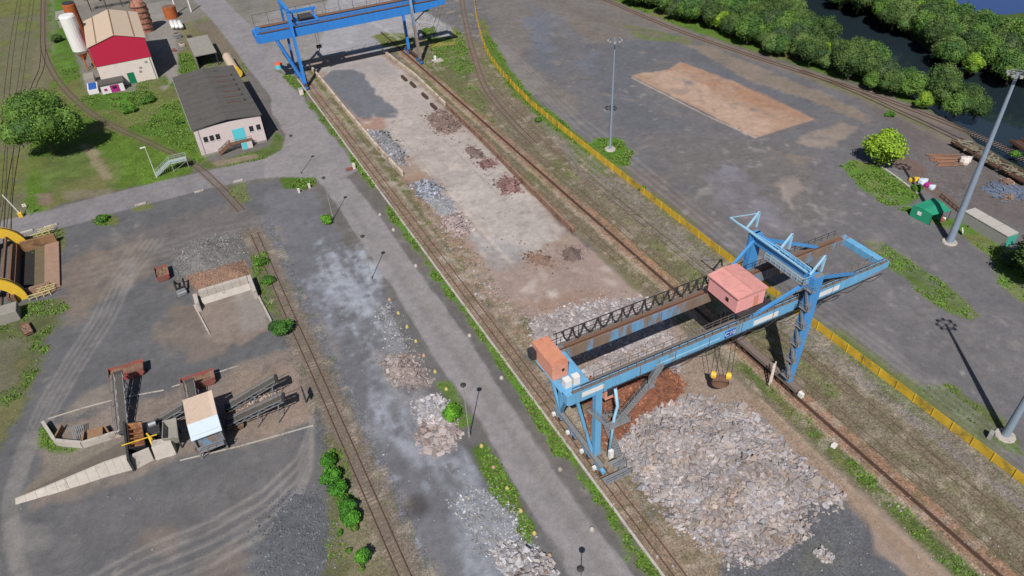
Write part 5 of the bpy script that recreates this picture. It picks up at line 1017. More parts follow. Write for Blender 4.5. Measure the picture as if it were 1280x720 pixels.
def mast(px, py, h, label, r0=.5):
    x,y,_ = G(px,py); t = thing('floodlight_mast', label, 'floodlight mast', (x,y,0), 'tall floodlight masts')
    MB().lathe((x,y,0),[(r0,0),(r0*.8,h*.3),(r0*.35,h)],14).build('mast_pole', M['mast'], t)
    mb = MB(); mb.lathe((x,y,-.1),[(1.5,0),(1.5,.25),(1.4,.4)],12); mb.build('concrete_foot', M['concrete'], t)
    mb = MB(); n_ = 20
    for rr, zz in ((1.3,h-.3),(1.3,h+.1)):
        for k in range(n_): a,b_ = 2*math.pi*k/n_, 2*math.pi*(k+1)/n_; mb.bar((x+rr*math.cos(a),y+rr*math.sin(a),zz),(x+rr*math.cos(b_),y+rr*math.sin(b_),zz),.09)
    for k in range(4): a = math.pi*k/2; mb.bar((x,y,h-.2),(x+1.5*math.cos(a),y+1.5*math.sin(a),h-.2),.1)
    mb.build('head_ring', M['steel'], t)
    for k in range(8):
        a = 2*math.pi*k/8+.2; u = (math.cos(a),math.sin(a)); mb = MB(); mb.box((x+1.6*u[0],y+1.6*u[1],h-.15),(.4,.55,.4),a); mb.bar((x+1.3*u[0],y+1.3*u[1],h),(x+1.7*u[0],y+1.7*u[1],h),.1); mb.build('floodlight', M['lampgrey'], t, .04)
    return t
mast(762.5,187,28.7,'floodlight mast standing on the green patch beside the yellow fence',.36)
mast(1186.7,302.9,36.4,'thick floodlight mast rising from the grass between the green tent and the long grey container',.75)
mast(1256,545,29.5,'floodlight mast at the right edge whose shadow crosses the tarmac',.6)
mb = MB(); x,y,_ = G(1254,549); mb.box((x-1.6,y+1.2,.7),(.9,.6,1.4),.4); tag(mb.build('switch_cabinet', M['lampgrey'], bevel=.04), 'grey switch cabinet at the foot of the right edge mast', 'cabinet')
# ---------------------------------------------------------------- sorting plant on the left
def skip(px0, px1, wd, h, label, m='red', n_=2, fill=True):
    a = G(*px0); b_ = G(*px1); t = thing('skip', label, 'skip', ((a[0]+b_[0])/2,(a[1]+b_[1])/2,0)); A = Vector(a); B = Vector(b_); d = (B-A).normalized(); s = Vector((-d.y,d.x,0))*wd/2
    mb = MB(); e = d*.5; q0 = [A+e*1-s*.9, B-e*1-s*.9, B-e*1+s*.9, A+e*1+s*.9]; q1 = [A-s, B-s, B+s, A+s]
    o_b = [(p.x,p.y,.15) for p in q0]; o_t = [(p.x,p.y,h) for p in q1]; ins = .12
    q2 = [A+d*ins-s*.93, B-d*ins-s*.93, B-d*ins+s*.93, A+d*ins+s*.93]; i_t = [(p.x,p.y,h) for p in q2]; i_b = [(p.x,p.y,h*.35) for p in q2]
    mb.add(o_b+o_t+i_t+i_b, [(3,2,1,0)]+[(k,(k+1)%4,4+(k+1)%4,4+k) for k in range(4)]+[(4+k,4+(k+1)%4,8+(k+1)%4,8+k) for k in range(4)]+[(8+k,8+(k+1)%4,12+(k+1)%4,12+k) for k in range(4)]+[(12,13,14,15)]); mb.build('skip_body', M[m], t)
    if fill:
        q3 = [A+d*ins*1.1-s*.92, B-d*ins*1.1-s*.92, B-d*ins*1.1+s*.92, A+d*ins*1.1+s*.92]; mb = MB(); nn = 9; g = []
        for i in range(nn):
            for j in range(5):
                p = q3[0].lerp(q3[1], i/(nn-1)).lerp(q3[3].lerp(q3[2], i/(nn-1)), j/4); g.append((p.x,p.y,h*.6+random.uniform(0,.35)))
        mb.add(g, [(i*5+j,(i+1)*5+j,(i+1)*5+j+1,i*5+j+1) for i in range(nn-1) for j in range(4)]); mb.build('load', M['debris'], t)
    return t
skip((139,476),(183,463),2.6,1.8,'faded red skip under the upper end of the upright conveyor')
skip((229,488),(271,474),2.6,1.7,'brighter red skip under the short conveyor behind the plant shed')
skip((196,348),(213,343),4.2,1.5,'short red skip standing alone on the tarmac beside the gravel heap')
skip((247,562),(272,556),2.6,1.3,'brown skip below the lower edge of the plant shed','rust')
skip((292,536),(306,532),1.6,.9,'small rusty trough beside the lower conveyor','rust')
skip((31,408),(38,420),1.6,.8,'rusty trough lying in the weeds left of the yard','rust')
def conveyor(p0, p1, wd, label, legs=True):
    A, B = Vector(p0), Vector(p1); t = thing('conveyor', label, 'conveyor', ((A.x+B.x)/2,(A.y+B.y)/2,0)); d = (B-A).normalized(); h = Vector((d.x,d.y,0)).normalized(); s = Vector((-h.y,h.x,0))*wd/2
    mb = MB(); mb.bar(A, B, wd*.8, .12); mb.build('belt', M['belt'], t)
    mb = MB(); L_ = (B-A).length; n_ = int(L_/1.2)
    for k in (-1,1):
        mb.bar(A+s*k+Vector((0,0,.15)), B+s*k+Vector((0,0,.15)), .1, .12); mb.bar(A+s*k-Vector((0,0,.5)), B+s*k-Vector((0,0,.5)), .1, .1)
        for i in range(n_): u0, u1 = A.lerp(B,i/n_)+s*k, A.lerp(B,(i+1)/n_)+s*k; mb.bar(u0+Vector((0,0,.1)) if i%2 else u0-Vector((0,0,.5)), u1-Vector((0,0,.5)) if i%2 else u1+Vector((0,0,.1)), .06)
    mb.build('truss', M['steel'], t)
    mb = MB(); q = s*1.7; mb.bar(A+q, B+q, .5, .06); mb.bar(A+q*1.15+Vector((0,0,1)), B+q*1.15+Vector((0,0,1)), .06)
    for i in range(0,n_+1,2): u = A.lerp(B,i/n_)+q*1.15; mb.bar(u, u+Vector((0,0,1)), .05)
    mb.build('side_walkway', M['grate'], t)
    mb = MB(); 
    for e in (A,B): mb.tube([tuple(e-s*1.1),tuple(e+s*1.1)], .3, 10)
    mb.build('roller', M['dark'], t)
    if legs:
        for f in (.55,.9):
            mb = MB(); u = A.lerp(B,f)
            for k in (-1,1): mb.bar(u+s*k-Vector((0,0,.5)), Vector((u.x+s.x*k*1.9-h.x*.8,u.y+s.y*k*1.9-h.y*.8,0)), .14)
            mb.bar(Vector((u.x+s.x*1.5-h.x*.4,u.y+s.y*1.5-h.y*.4,u.z*.4)), Vector((u.x-s.x*1.5-h.x*.4,u.y-s.y*1.5-h.y*.4,u.z*.4)), .1); mb.build('leg', M['steel'], t)
    return t
def g3(x,y,h): return G(x,y,h)
conveyor(g3(155,540,1.0), g3(147.5,466,4.2), 1.3, 'upright conveyor rising from the brown hopper over the faded red skip')
conveyor(g3(241,500,2.6), g3(236.5,476,3.2), 1.4, 'short conveyor between the plant shed and the brighter red skip', legs=False)
conveyor(g3(283,510,1.2), g3(345,473,4.4), 1.4, 'upper of the two parallel conveyors right of the plant shed')
conveyor(g3(283,530,1.2), g3(354,496,4.4), 1.4, 'lower of the two parallel conveyors right of the plant shed')
conveyor(g3(197,528,1.0), g3(230,508,3.6), 1.4, 'conveyor leading from the grey hopper up into the plant shed', legs=False)
ps = thing('plant_shed', 'sorting plant shed with striped beige roof and pale bluish lower slope', 'shed', (-11.7,93,0)); x0,x1 = -14.0,-9.4
part_box('wall', (x0+.2,x1-.2,89.2,97.6,1.2,4.9), M['rustblue'], ps); 
mb = MB(); mb.add([(x0,98,5.0),(x1,98,5.0),(x1,91.4,5.6),(x0,91.4,5.6),(x0,98,4.85),(x1,98,4.85),(x1,91.4,5.45),(x0,91.4,5.45)],[(3,2,1,0),(4,5,6,7),(0,1,5,4),(2,3,7,6),(1,2,6,5),(3,0,4,7)])
for k in range(22): xx = x0+.1+k*(x1-x0-.2)/25; mb.bar((xx,97.95,5.03),(xx,91.45,5.63),.03,.03)
mb.build('roof', mat('pale_striped_roof', T(232,208,188), .06, 1, .6), ps)
mb = MB(); mb.add([(x0,91.38,5.58),(x1,91.38,5.58),(x1,88.6,4.7),(x0,88.6,4.7),(x0,91.38,5.45),(x1,91.38,5.45),(x1,88.6,4.57),(x0,88.6,4.57)],[(3,2,1,0),(4,5,6,7),(0,1,5,4),(2,3,7,6),(1,2,6,5),(3,0,4,7)]); mb.build('lower_roof', M['rooflight'], ps)
mb = MB()
for x in (x0+.3,x1-.3):
    for y in (88.9,93,97.3): mb.bar((x,y,0),(x,y,4.6),.25)
mb.bar((x0+.3,88.9,0.2),(x1-.3,88.9,2.6),.12); mb.build('frame_post', M['steel'], ps)
mb = MB(); mb.ext(x0+.4,x1-.4,87.6,88.7,2.5,2.6); railing(mb,(x0+.4,87.65,2.6),(x1-.4,87.65,2.6),1.1,r=.05); mb.build('gallery', M['steel'], ps)
def hopper(pts, z0, z1, m, label, inner, mi, bars=True):
    q = [G(px,py,z1) for px,py in pts]; c = Vector((sum(p[0] for p in q)/4,sum(p[1] for p in q)/4,0)); t = thing('hopper', label, 'hopper', tuple(c)); mb = MB()
    ot = [Vector((p[0],p[1],z1)) for p in q]; ob = [Vector((c.x+(p[0]-c.x)*.75,c.y+(p[1]-c.y)*.75,z0)) for p in q]; it = [Vector((c.x+(p[0]-c.x)*.9,c.y+(p[1]-c.y)*.93,z1)) for p in q]; ib = [Vector((c.x+(p[0]-c.x)*.6,c.y+(p[1]-c.y)*.7,z0+(z1-z0)*.35)) for p in q]
    mb.add([tuple(v) for v in ob+ot+it], [(3,2,1,0)]+[(k,(k+1)%4,4+(k+1)%4,4+k) for k in range(4)]+[(4+k,4+(k+1)%4,8+(k+1)%4,8+k) for k in range(4)]); mb.build('hopper_shell', M[m], t)
    mb = MB(); mb.add([tuple(v) for v in it+ib], [(k,(k+1)%4,4+(k+1)%4,4+k) for k in range(4)]+[(4,5,6,7)]); mb.build('hopper_lining', mi, t)
    if bars:
        mb = MB()
        for k in range(1,5): a = it[0].lerp(it[3],k/5); b_ = it[1].lerp(it[2],k/5); mb.bar(a-Vector((0,0,.3)), b_-Vector((0,0,.3)), .16)
        mb.build('grid_bars', mi, t)
    mb = MB()
    for p in ob: mb.bar((p.x,p.y,0),(p.x,p.y,z0+.3),.25)
    mb.build('hopper_legs', M['dark'], t); return t
hopper([(158,529),(177.5,526),(181.7,556.7),(161,561)], 1.0, 2.6, 'dark', 'open brown feed hopper at the left of the sorting plant', None, mat('orange_brown_lining', T(158,108,70), .2, 2, .9, col2=T(118,82,60), thr=.5))
hopper([(203,526),(220,522),(222.8,547),(202,549)], 1.2, 3.0, 'greyroof', 'grey covered screen box right of the brown hopper', None, M['greyroof'], bars=False)
vb = thing('screen_drum', 'dark machinery block with motor between the two hoppers', 'machine', (-19.6,97,0)); mb = MB(); mb.ext(-20.4,-18.5,95.6,98.8,.4,2.4); mb.build('machine_body', M['dark'], vb, .1); mb = MB(); mb.tube([(-20,97.6,2.7),(-18.9,97.6,2.7)],.45,10); mb.build('motor', M['steel'], vb)
yb = thing('yellow_beam', 'thin yellow steel beam frame lying over the brown hopper', 'beam frame', (-21,95,0)); mb = MB(); mb.bar(g3(152,557,2.9), g3(196,543,2.9), .13); mb.bar(g3(186,546,2.9), g3(192,560,1.0), .25); mb.bar(g3(183,542,2.9), g3(190,549,2.9), .2); mb.build('beam', M['yellow'], yb); mb = MB(); mb.bar(g3(157,556,2.8), (-24,95.5,0), .2); mb.build('prop', M['dark'], yb); sp = MB(); sp.bar((-23.55,100.4,1.4),(-23.55,91.6,1.4),.35,2.8); tag(sp.build('side_plate', M['dark']), 'dark upright steel plate between the hopper and the tapering wall', 'steel plate')
# concrete block and tapering retaining wall with ramp
rw = thing('retaining_wall', 'long tapering white concrete retaining wall with earth ramp left of the brown hopper', 'retaining wall', (-32,94,0))
pts = [(-40.2,94.6,.25),(-35.8,94.1,.9),(-31.3,93.7,1.6),(-27,93.4,2.2),(-23.6,92.9,2.5)]
for i,(a,b_) in enumerate(zip(pts[:-1],pts[1:])):
    n_ = 3
    for k in range(n_):
        u = [a[j]+(b_[j]-a[j])*k/n_ for j in range(3)]; v = [a[j]+(b_[j]-a[j])*(k+.98)/n_ for j in range(3)]; s_ = random.uniform(-.04,.04); mb = MB() if (i,k) == (0,0) else mb
        mb.hexa([(u[0],u[1]-.9+s_,-.05),(v[0],v[1]-.9+s_,-.05),(v[0],v[1]+.3,-.05),(u[0],u[1]+.3,-.05)],[(u[0],u[1]+s_*.4,u[2]),(v[0],v[1]+s_*.4,v[2]),(v[0],v[1]+.3,v[2]),(u[0],u[1]+.3,u[2])])
mb.build('wall_panels', M['concrete'], rw)
mb = MB(); mb.add([(-40,94.9,-.02),(-23.6,93.25,-.02),(-23.6,93.25,2.4),(-40,94.9,.15),(-38,97.5,-.02),(-24,99.2,-.02)],[(0,1,2,3),(3,2,5,4),(1,5,2),(0,3,4)]); mb.build('earth_ramp', mat('ramp_earth', T(126,116,106), .2, 1.2, .95, bump=.5), rw)
rw2 = thing('retaining_wall', 'short white concrete wall below the brown hopper joining the tapering wall', 'retaining wall', (-21,92.8,0)); mb = MB(); mb.hexa([(-23.4,91.9,0),(-20.6,92.4,0),(-20.6,93.4,0),(-23.4,93.2,0)],[(-23.4,92.5,2.1),(-20.6,93.0,2.1),(-20.6,93.4,2.1),(-23.4,93.2,2.1)]); mb.build('wall_panels', M['concrete'], rw2)
mb = MB(); mb.hexa([(-20.3,92.1,0),(-17.2,91.7,0),(-17.0,93.6,0),(-20.0,94.4,0)],[(-20.2,92.9,2.3),(-17.3,92.5,2.3),(-17.1,93.6,2.3),(-19.9,94.4,2.3)]); tag(mb.build('concrete_block', M['concrete'], bevel=.05), 'big white concrete block below the grey screen box', 'concrete block')
# V-shaped bunker walls
vw = thing('bunker', 'angular low concrete bunker with brown floor bays at the left end of the plant', 'bunker', (-30,102,0)); mb = MB()
for (a,b_,h_) in (((57,533),(72,556),1.3),((72,556),(105,559),1.3),((105,559),(152,544),1.2)):
    A, B = G(*a), G(*b_); mb.bar((A[0],A[1],h_/2),(B[0],B[1],h_/2),.5,h_)
mb.build('bunker_wall', M['concrete'], vw); mb = MB()
for (a,b_) in (((80,536),(72,551)),((108,543),(106,556)),((133,537),(140,548))):
    A, B = G(*a), G(*b_); mb = MB(); mb.bar((A[0],A[1],.55),(B[0],B[1],.55),.25,1.1); mb.build('divider', M['wood'], vw)
mb = MB(); A,B = G(92,545), G(106,545)
for k in range(7): mb.bar((A[0]+(B[0]-A[0])*k/6,A[1]+1.0,1.2),(A[0]+(B[0]-A[0])*k/6+.3,A[1]-1.6,.4),.1)
mb.build('slatted_grid', M['steel'], vw); mb = MB(); C1 = [G(px,py,1.25) for px,py in ((109,537),(128,532),(128,543),(109,549))]; mb.prism([c[:2] for c in C1],1.0,1.2); mb.build('cover_plate', M['wood'], vw)
# kerb lines of the plant slab
kl = thing('slab_kerb', 'thin pale kerb line round the sorting plant slab', 'kerb', (-15,100,0)); mb = MB()
for L_ in ([(60,524),(105,510),(150,498),(205,488)],[(215,484),(300,457)],[(225,576),(300,558),(392,532)]):
    for a,b_ in zip(L_[:-1],L_[1:]): A,B = G(*a),G(*b_); mb.bar((A[0],A[1],.07),(B[0],B[1],.07),.17,.16)
mb.build('kerb_strip', M['concrete'], kl)
# bay wall by the gravel heap
bw = thing('bay_wall', 'bright white concrete bay wall with end piers in front of the gravel heap', 'wall', (-3,129.6,0)); mb = MB()
for k in range(6): x0_ = -7.6+k*1.58; mb.ext(x0_,x0_+1.54,130.0,130.9,0,2.6+random.uniform(-.05,.05))
mb.build('wall_panels', M['concrete'], bw); mb = MB(); mb.hexa([(-7.6,129.2,0),(1.9,129.2,0),(1.9,130,0),(-7.6,130,0)],[(-7.6,129.9,1.1),(1.9,129.9,1.1),(1.9,130,1.1),(-7.6,130,1.1)]); mb.build('footing', M['concrete'], bw)
for x0_, y0_, y1_, h_ in ((-8.9,127.2,131.6,1.5),(1.95,125.5,131.4,2.2)):
    mb = MB(); mb.ext(x0_,x0_+.8,y0_,y1_,0,h_); mb.build('pier', M['concrete'], bw, .04)
A,B = G(318,361),G(339,402); A2,B2_ = G(243,382),G(262,418)
kb = thing('bay_kerb', 'low kerbs edging the pale floor in front of the white bay wall', 'kerb', (0,120,0)); mb = MB(); mb.bar((A[0],A[1],.25),(B[0],B[1],.25),.35,.5); mb.bar((A2[0],A2[1],.12),(B2_[0],B2_[1],.12),.3,.24); mb.build('kerb_strip', M['concrete'], kb)
# small loader attachment by the red skip
x,y,_ = G(228,366); ld = thing('loader_bucket', 'small dark grey excavator grapple parked beside the gravel heap', 'grapple', (x,y,0)); mb = MB(); mb.box((x,y-.6,.5),(1.9,1.5,1.0),.15); mb.build('bucket', M['steel'], ld, .15); mb = MB()
for s in (-.8,.8): mb.bar((x+s,y,.9),(x+s*1.1,y+2.6,1.6),.35); mb.bar((x+s*1.1,y+2.6,1.6),(x+s*.8,y+3.4,.3),.3)
mb.bar((x-.8,y+.3,1.1),(x+.8,y+.3,1.1),.3); mb.build('grapple_arm', M['black'], ld, .04)
mb = MB(); A = G(383,503); mb.box((A[0],A[1],1.5),(.25,.25,3.0)); mb.box((A[0],A[1],2.4),(.2,2.2,1.2)); tag(mb.build('shadow_board', M['dark']), 'narrow dark board on a post, standing in for a shadow, at the right end of the plant slab', 'board')  # dark board and post added in place of a shadow from something unknown
# ---------------------------------------------------------------- wagon tippler at the left edge
tp = thing('wagon_tippler', 'yellow rotary wagon tippler with two big C-shaped rings at the left edge', 'wagon tippler', (-45,160,0))
for yc in (171.5,150.5):
    n_ = 30; mb = MB(); cx_, cz_ = -45.0, .8; ro, ri = 5.7, 3.5; vs = []; fs = []
    for k in range(n_+1):
        a = math.radians(-35+230*k/n_)
        for yy in (yc-.55,yc+.55):
            for r in (ri,ro): vs.append((cx_+r*math.cos(a), yy, cz_+r*math.sin(a)))
    for k in range(n_): a=k*4; b_=a+4; fs += [(a,b_,b_+1,a+1),(a+3,b_+3,b_+2,a+2),(a+1,b_+1,b_+3,a+3),(a+2,b_+2,b_,a)]
    fs += [(0,1,3,2),(n_*4,n_*4+2,n_*4+3,n_*4+1)]; mb.add(vs,fs); mb.build('tippler_ring', M['yellow'], tp)
    mb = MB()
    for k in range(n_-1):
        a0, a1 = math.radians(-35+230*k/n_), math.radians(-35+230*(k+1)/n_); mb.bar((cx_+5.75*math.cos(a0),yc,cz_+5.75*math.sin(a0)),(cx_+5.75*math.cos(a1),yc,cz_+5.75*math.sin(a1)),.25,.12)
    mb.build('running_rail', M['dark'], tp)
mb = MB()
for x in (-42.6,-47.4): mb.ext(x-.25,x+.25,150,172,.6,1.4); mb.ext(x-.2,x+.2,150,172,3.6,4.1)
mb.build('cradle_beam', M['rust'], tp); mb = MB(); mb.ext(-41.9,-41.2,149,173,-.0,1.9); mb.ext(-44.4,-44.2,146,176,.3,.45); mb.ext(-45.8,-45.6,146,176,.3,.45); mb.build('pit_rail', M['rust'], tp)
pt = thing('tippler_pit', 'rust brown sunken pit with sloping steel walls right of the tippler', 'pit', (-37,159,0)); mb = MB()
mb.ext(-40.6,-35.0,151.2,152.0,0,1.3); mb.build('pit_wall', M['brownwall'], pt); mb = MB(); mb.ext(-40.6,-33.6,169.4,170.2,0,2.4); mb.build('pit_wall', mat('pit_rust_wall', T(146,112,80), .2, .8, .9, col2=T(110,84,62), thr=.55), pt)
part_box('pit_floor', (-41.0,-38.2,152,169.4,.01,.05), mat('pit_floor', T(44,42,40), .3, 1, .9), pt); part_box('pit_shelf', (-38.2,-36.2,152,169.4,.01,.35), mat('pit_shelf', T(112,98,74), .2, 1, .9), pt); part_box('pit_apron', (-36.2,-33.3,151,169.4,.01,.5), mat('pit_apron', T(160,130,112), .15, 1, .9), pt)
mb = MB()
for yb_ in (174.0,148.6):
    for k in range(3): railing(mb,(-39+k*1.3,yb_,0),(-37.7+k*1.3,yb_+.1,0),1.3,n_=1,r=.1)
    for k in range(3): mb.bar((-37+k,yb_,1.3),(-36.4+k,yb_+2.4,1.3),.12); mb.bar((-37.4,yb_+k*.9,1.3),(-34,yb_+k*.9+.3,1.3),.12)
mb.build('yellow_railing', mat('cream_yellow_railing', T(214,198,136), .1, 2, .7), pt)
mb = MB(); mb.box((-42.6,144.5,1.2),(4.2,3.4,2.4)); mb.build('drive_house', M['greyroof'], tp, .06)
# ---------------------------------------------------------------- right storage yard
tn = thing('tent', 'green canvas tent with open awning near the right mast', 'tent', (138,79,0)); q = [G(*p) for p in ((1140,271),(1165,278))]
a,b_,c_,d_ = G(1141,257,2.6),G(1166,269,2.6),G(1189,263,2.6),G(1167,247,2.6); r0,r1 = [( (a[0]+b_[0])/2,(a[1]+b_[1])/2,2.95),((c_[0]+d_[0])/2,(c_[1]+d_[1])/2,2.95)]
mb = MB(); mb.add([a,b_,c_,d_,r0,r1],[(0,4,5,3),(4,1,2,5)]); mb.add([(v[0],v[1],v[2]-.08) for v in (a,b_,c_,d_,r0,r1)],[(3,5,4,0),(5,2,1,4),(0,4,1),(2,5,3)]); mb.build('tent_roof', M['green'], tn)
mid0 = tuple((a[i]*.45+d_[i]*.55) for i in range(3)); mid1 = tuple((b_[i]*.45+c_[i]*.55) for i in range(3)); mb = MB()
for u,v in ((a,b_),(a,mid0),(mid0,mid1)): mb.bar((u[0],u[1],1.25),(v[0],v[1],1.25),.06,2.5)
mb.build('tent_wall', M['green'], tn); mb = MB()
for u in (b_,c_,d_,mid1): mb.bar((u[0],u[1],0),(u[0],u[1],2.55),.1)
mb.build('tent_pole', M['dark'], tn); mb = MB(); u = [a[i]*.6+b_[i]*.4 for i in range(3)]; mb.box((u[0]-.05,u[1]-.05,1.6),(.14,.9,.8),math.atan2(b_[1]-a[1],b_[0]-a[0])+math.pi/2); mb.build('tent_window', M['white'], tn)
ct = thing('long_container', 'long grey site container with pale roof and turquoise end at the right', 'container', (142,68,0)); A,B = G(1209,268,1.4),G(1264,300,1.4); mb = MB(); mb.bar((A[0],A[1],1.3),(B[0],B[1],1.3),2.9,2.6); mb.build('container_body', M['lampgrey'], ct)
mb = MB(); d = (Vector(B)-Vector(A)).normalized()
for k in range(3): u = Vector(A).lerp(Vector(B),k/3+.01); v = Vector(A).lerp(Vector(B),(k+1)/3-.01); mb.bar((u.x,u.y,2.68),(v.x,v.y,2.68),3.1,.14)
mb.build('container_roof', M['cream'] if False else mat('pale_flat_roof', T(186,180,174), .06, 1, .8), ct); mb = MB(); e = Vector(B)+d*.06; mb.bar((B[0],B[1],1.3),(e.x,e.y,1.3),2.8,2.5); mb.build('end_wall', mat('turquoise_green_end', T(70,170,150), .05, 1, .7), ct)
def wagon(pa, pb, label, load=True):
    A,B = Vector(G(*pa)),Vector(G(*pb)); t = thing('flat_wagon', label, 'wagon', tuple((A+B)/2), 'rusty wagons on the riverside siding'); up = Vector((0,0,1.2)); mb = MB(); mb.bar(A+up,B+up,2.8,.35); mb.build('wagon_deck', M['darkrust'], t)
    d = (B-A).normalized(); s = Vector((-d.y,d.x,0)); mb = MB()
    for k in (-1,1): mb.bar(A+up+s*1.38*k+Vector((0,0,.5)),B+up+s*1.38*k+Vector((0,0,.5)),.1,.75)
    mb.build('side_board', M['rust'], t)
    for f in (.12,.22,.78,.88):
        mb = MB(); u = A.lerp(B,f)+Vector((0,0,.5)); mb.tube([tuple(u-s*.85),tuple(u+s*.85)],.46,10); mb.build('wheelset', M['dark'], t)
    if load:
        mb = MB(); L_ = (B-A).length
        for k in range(40):
            u = A.lerp(B,random.uniform(.05,.95))+s*random.uniform(-1,1)+Vector((0,0,1.5+random.random()*.6)); a_ = random.uniform(0,6.28); l = random.uniform(.5,1.5); mb.bar(u-Vector((math.cos(a_),math.sin(a_),random.uniform(-.3,.3)))*l, u+Vector((math.cos(a_),math.sin(a_),0))*l, random.uniform(.15,.5), .12)
        mb.build('scrap_load', mat('mixed_scrap', T(150,128,112), .4, 2, .9, col2=T(120,132,112), thr=.5), t)
wagon((1192,182),(1218,196),'rusty wagon loaded with pale scrap, farthest on the riverside siding')
wagon((1221,199),(1248,214),'second wagon on the riverside siding, behind the thick mast, with dark load')
wagon((1252,216),(1284,233),'third wagon on the riverside siding, at the right edge in the upper yard')
wagon((1266,182),(1300,205),'dark red wagon standing on the main line at the right edge', load=False)
lo = thing('timber_stack', 'stack of orange-brown steel pipes laid in the right storage yard', 'pipe stack', (150,98,0)); mb = MB()
for k in range(13):
    A,B = G(1160+k*1.0+random.uniform(-5,5),194+k*1.25), G(1198+k*.4+random.uniform(-10,4),195+k*1.1+random.uniform(-1,1)); mb.tube([(A[0],A[1],.2),(B[0],B[1],.2)],.13,6)
mb.build('pipe_bundle', mat('orange_brown_pipes', T(142,104,84), .2, 2, .85), lo)
for i,(px,py,mm,lb,s) in enumerate(((1139,227,'yellow','yellow sack beside the hedge at the corner of the right yard',1.3),(1144,226,'yellow','second yellow sack touching the first by the right yard hedge',1.2),(1152,230,'rooflight','pale blue white crate pile behind the green tent',1.8),(1158,233,'magenta','pinkish red bag between pale crates behind the tent',1.3),(1164,236,'rooflight','right pale crate behind the green tent',1.3),(1205,204,'cream','beige machine part beside the pipe stack',2.2),(1177,276,'red','red and white box under the tent awning',1.1),(1201,293,'white','white satellite dish like disc on the grass beside the thick mast',1.0))):
    x,y,_ = G(px,py); o = thing('yard_item', lb, 'sack' if i < 2 else 'crate' if i in (2,4) else 'disc' if i == 7 else 'machine part' if i == 5 else 'bag' if i == 3 else 'box', (x,y,0)); 
    if i == 7: mb = MB(); mb.tube([(x,y,.9),(x+.1,y-.12,.95)],.75,14); mb.build('dish', M['white'], o); mb = MB(); mb.bar((x,y,0),(x,y,.9),.1); mb.build('stand', M['steel'], o)
    else:
        mb = MB(); mb.lathe((x,y,0),[(s*.5,0),(s*.58,s*.3),(s*.5,s*.65),(s*.2,s*.72)],7); mb.build('body', M[mm], o); mb = MB(); mb.box((x+s*.3,y-s*.2,s*.5),(s*.5,s*.5,s*.5),.5); mb.build('corner', M[mm] if i != 6 else M['white'], o, .05)
kb = thing('yard_kerb', 'pale concrete kerb between the small meadow and the right storage yard', 'kerb', G(1120,220)); mb = MB(); P_ = [G(*p) for p in ((1097,206),(1120,222),(1148,243))]
for u,v in zip(P_[:-1],P_[1:]): mb.bar((u[0],u[1],.15),(v[0],v[1],.15),.5,.35)
mb.build('kerb_strip', M['concrete'], kb)
fr = thing('rusty_rail', 'low rusty rail fence behind the green tent and the long container', 'fence', G(1190,255)); P_ = [G(*p) for p in ((1175,247),(1200,268),(1208,272))]; mb = MB()
for u,v in zip(P_[:-1],P_[1:]): railing(mb,u,v,1.0,r=.1)
mb.build('rail', M['darkrust'], fr)

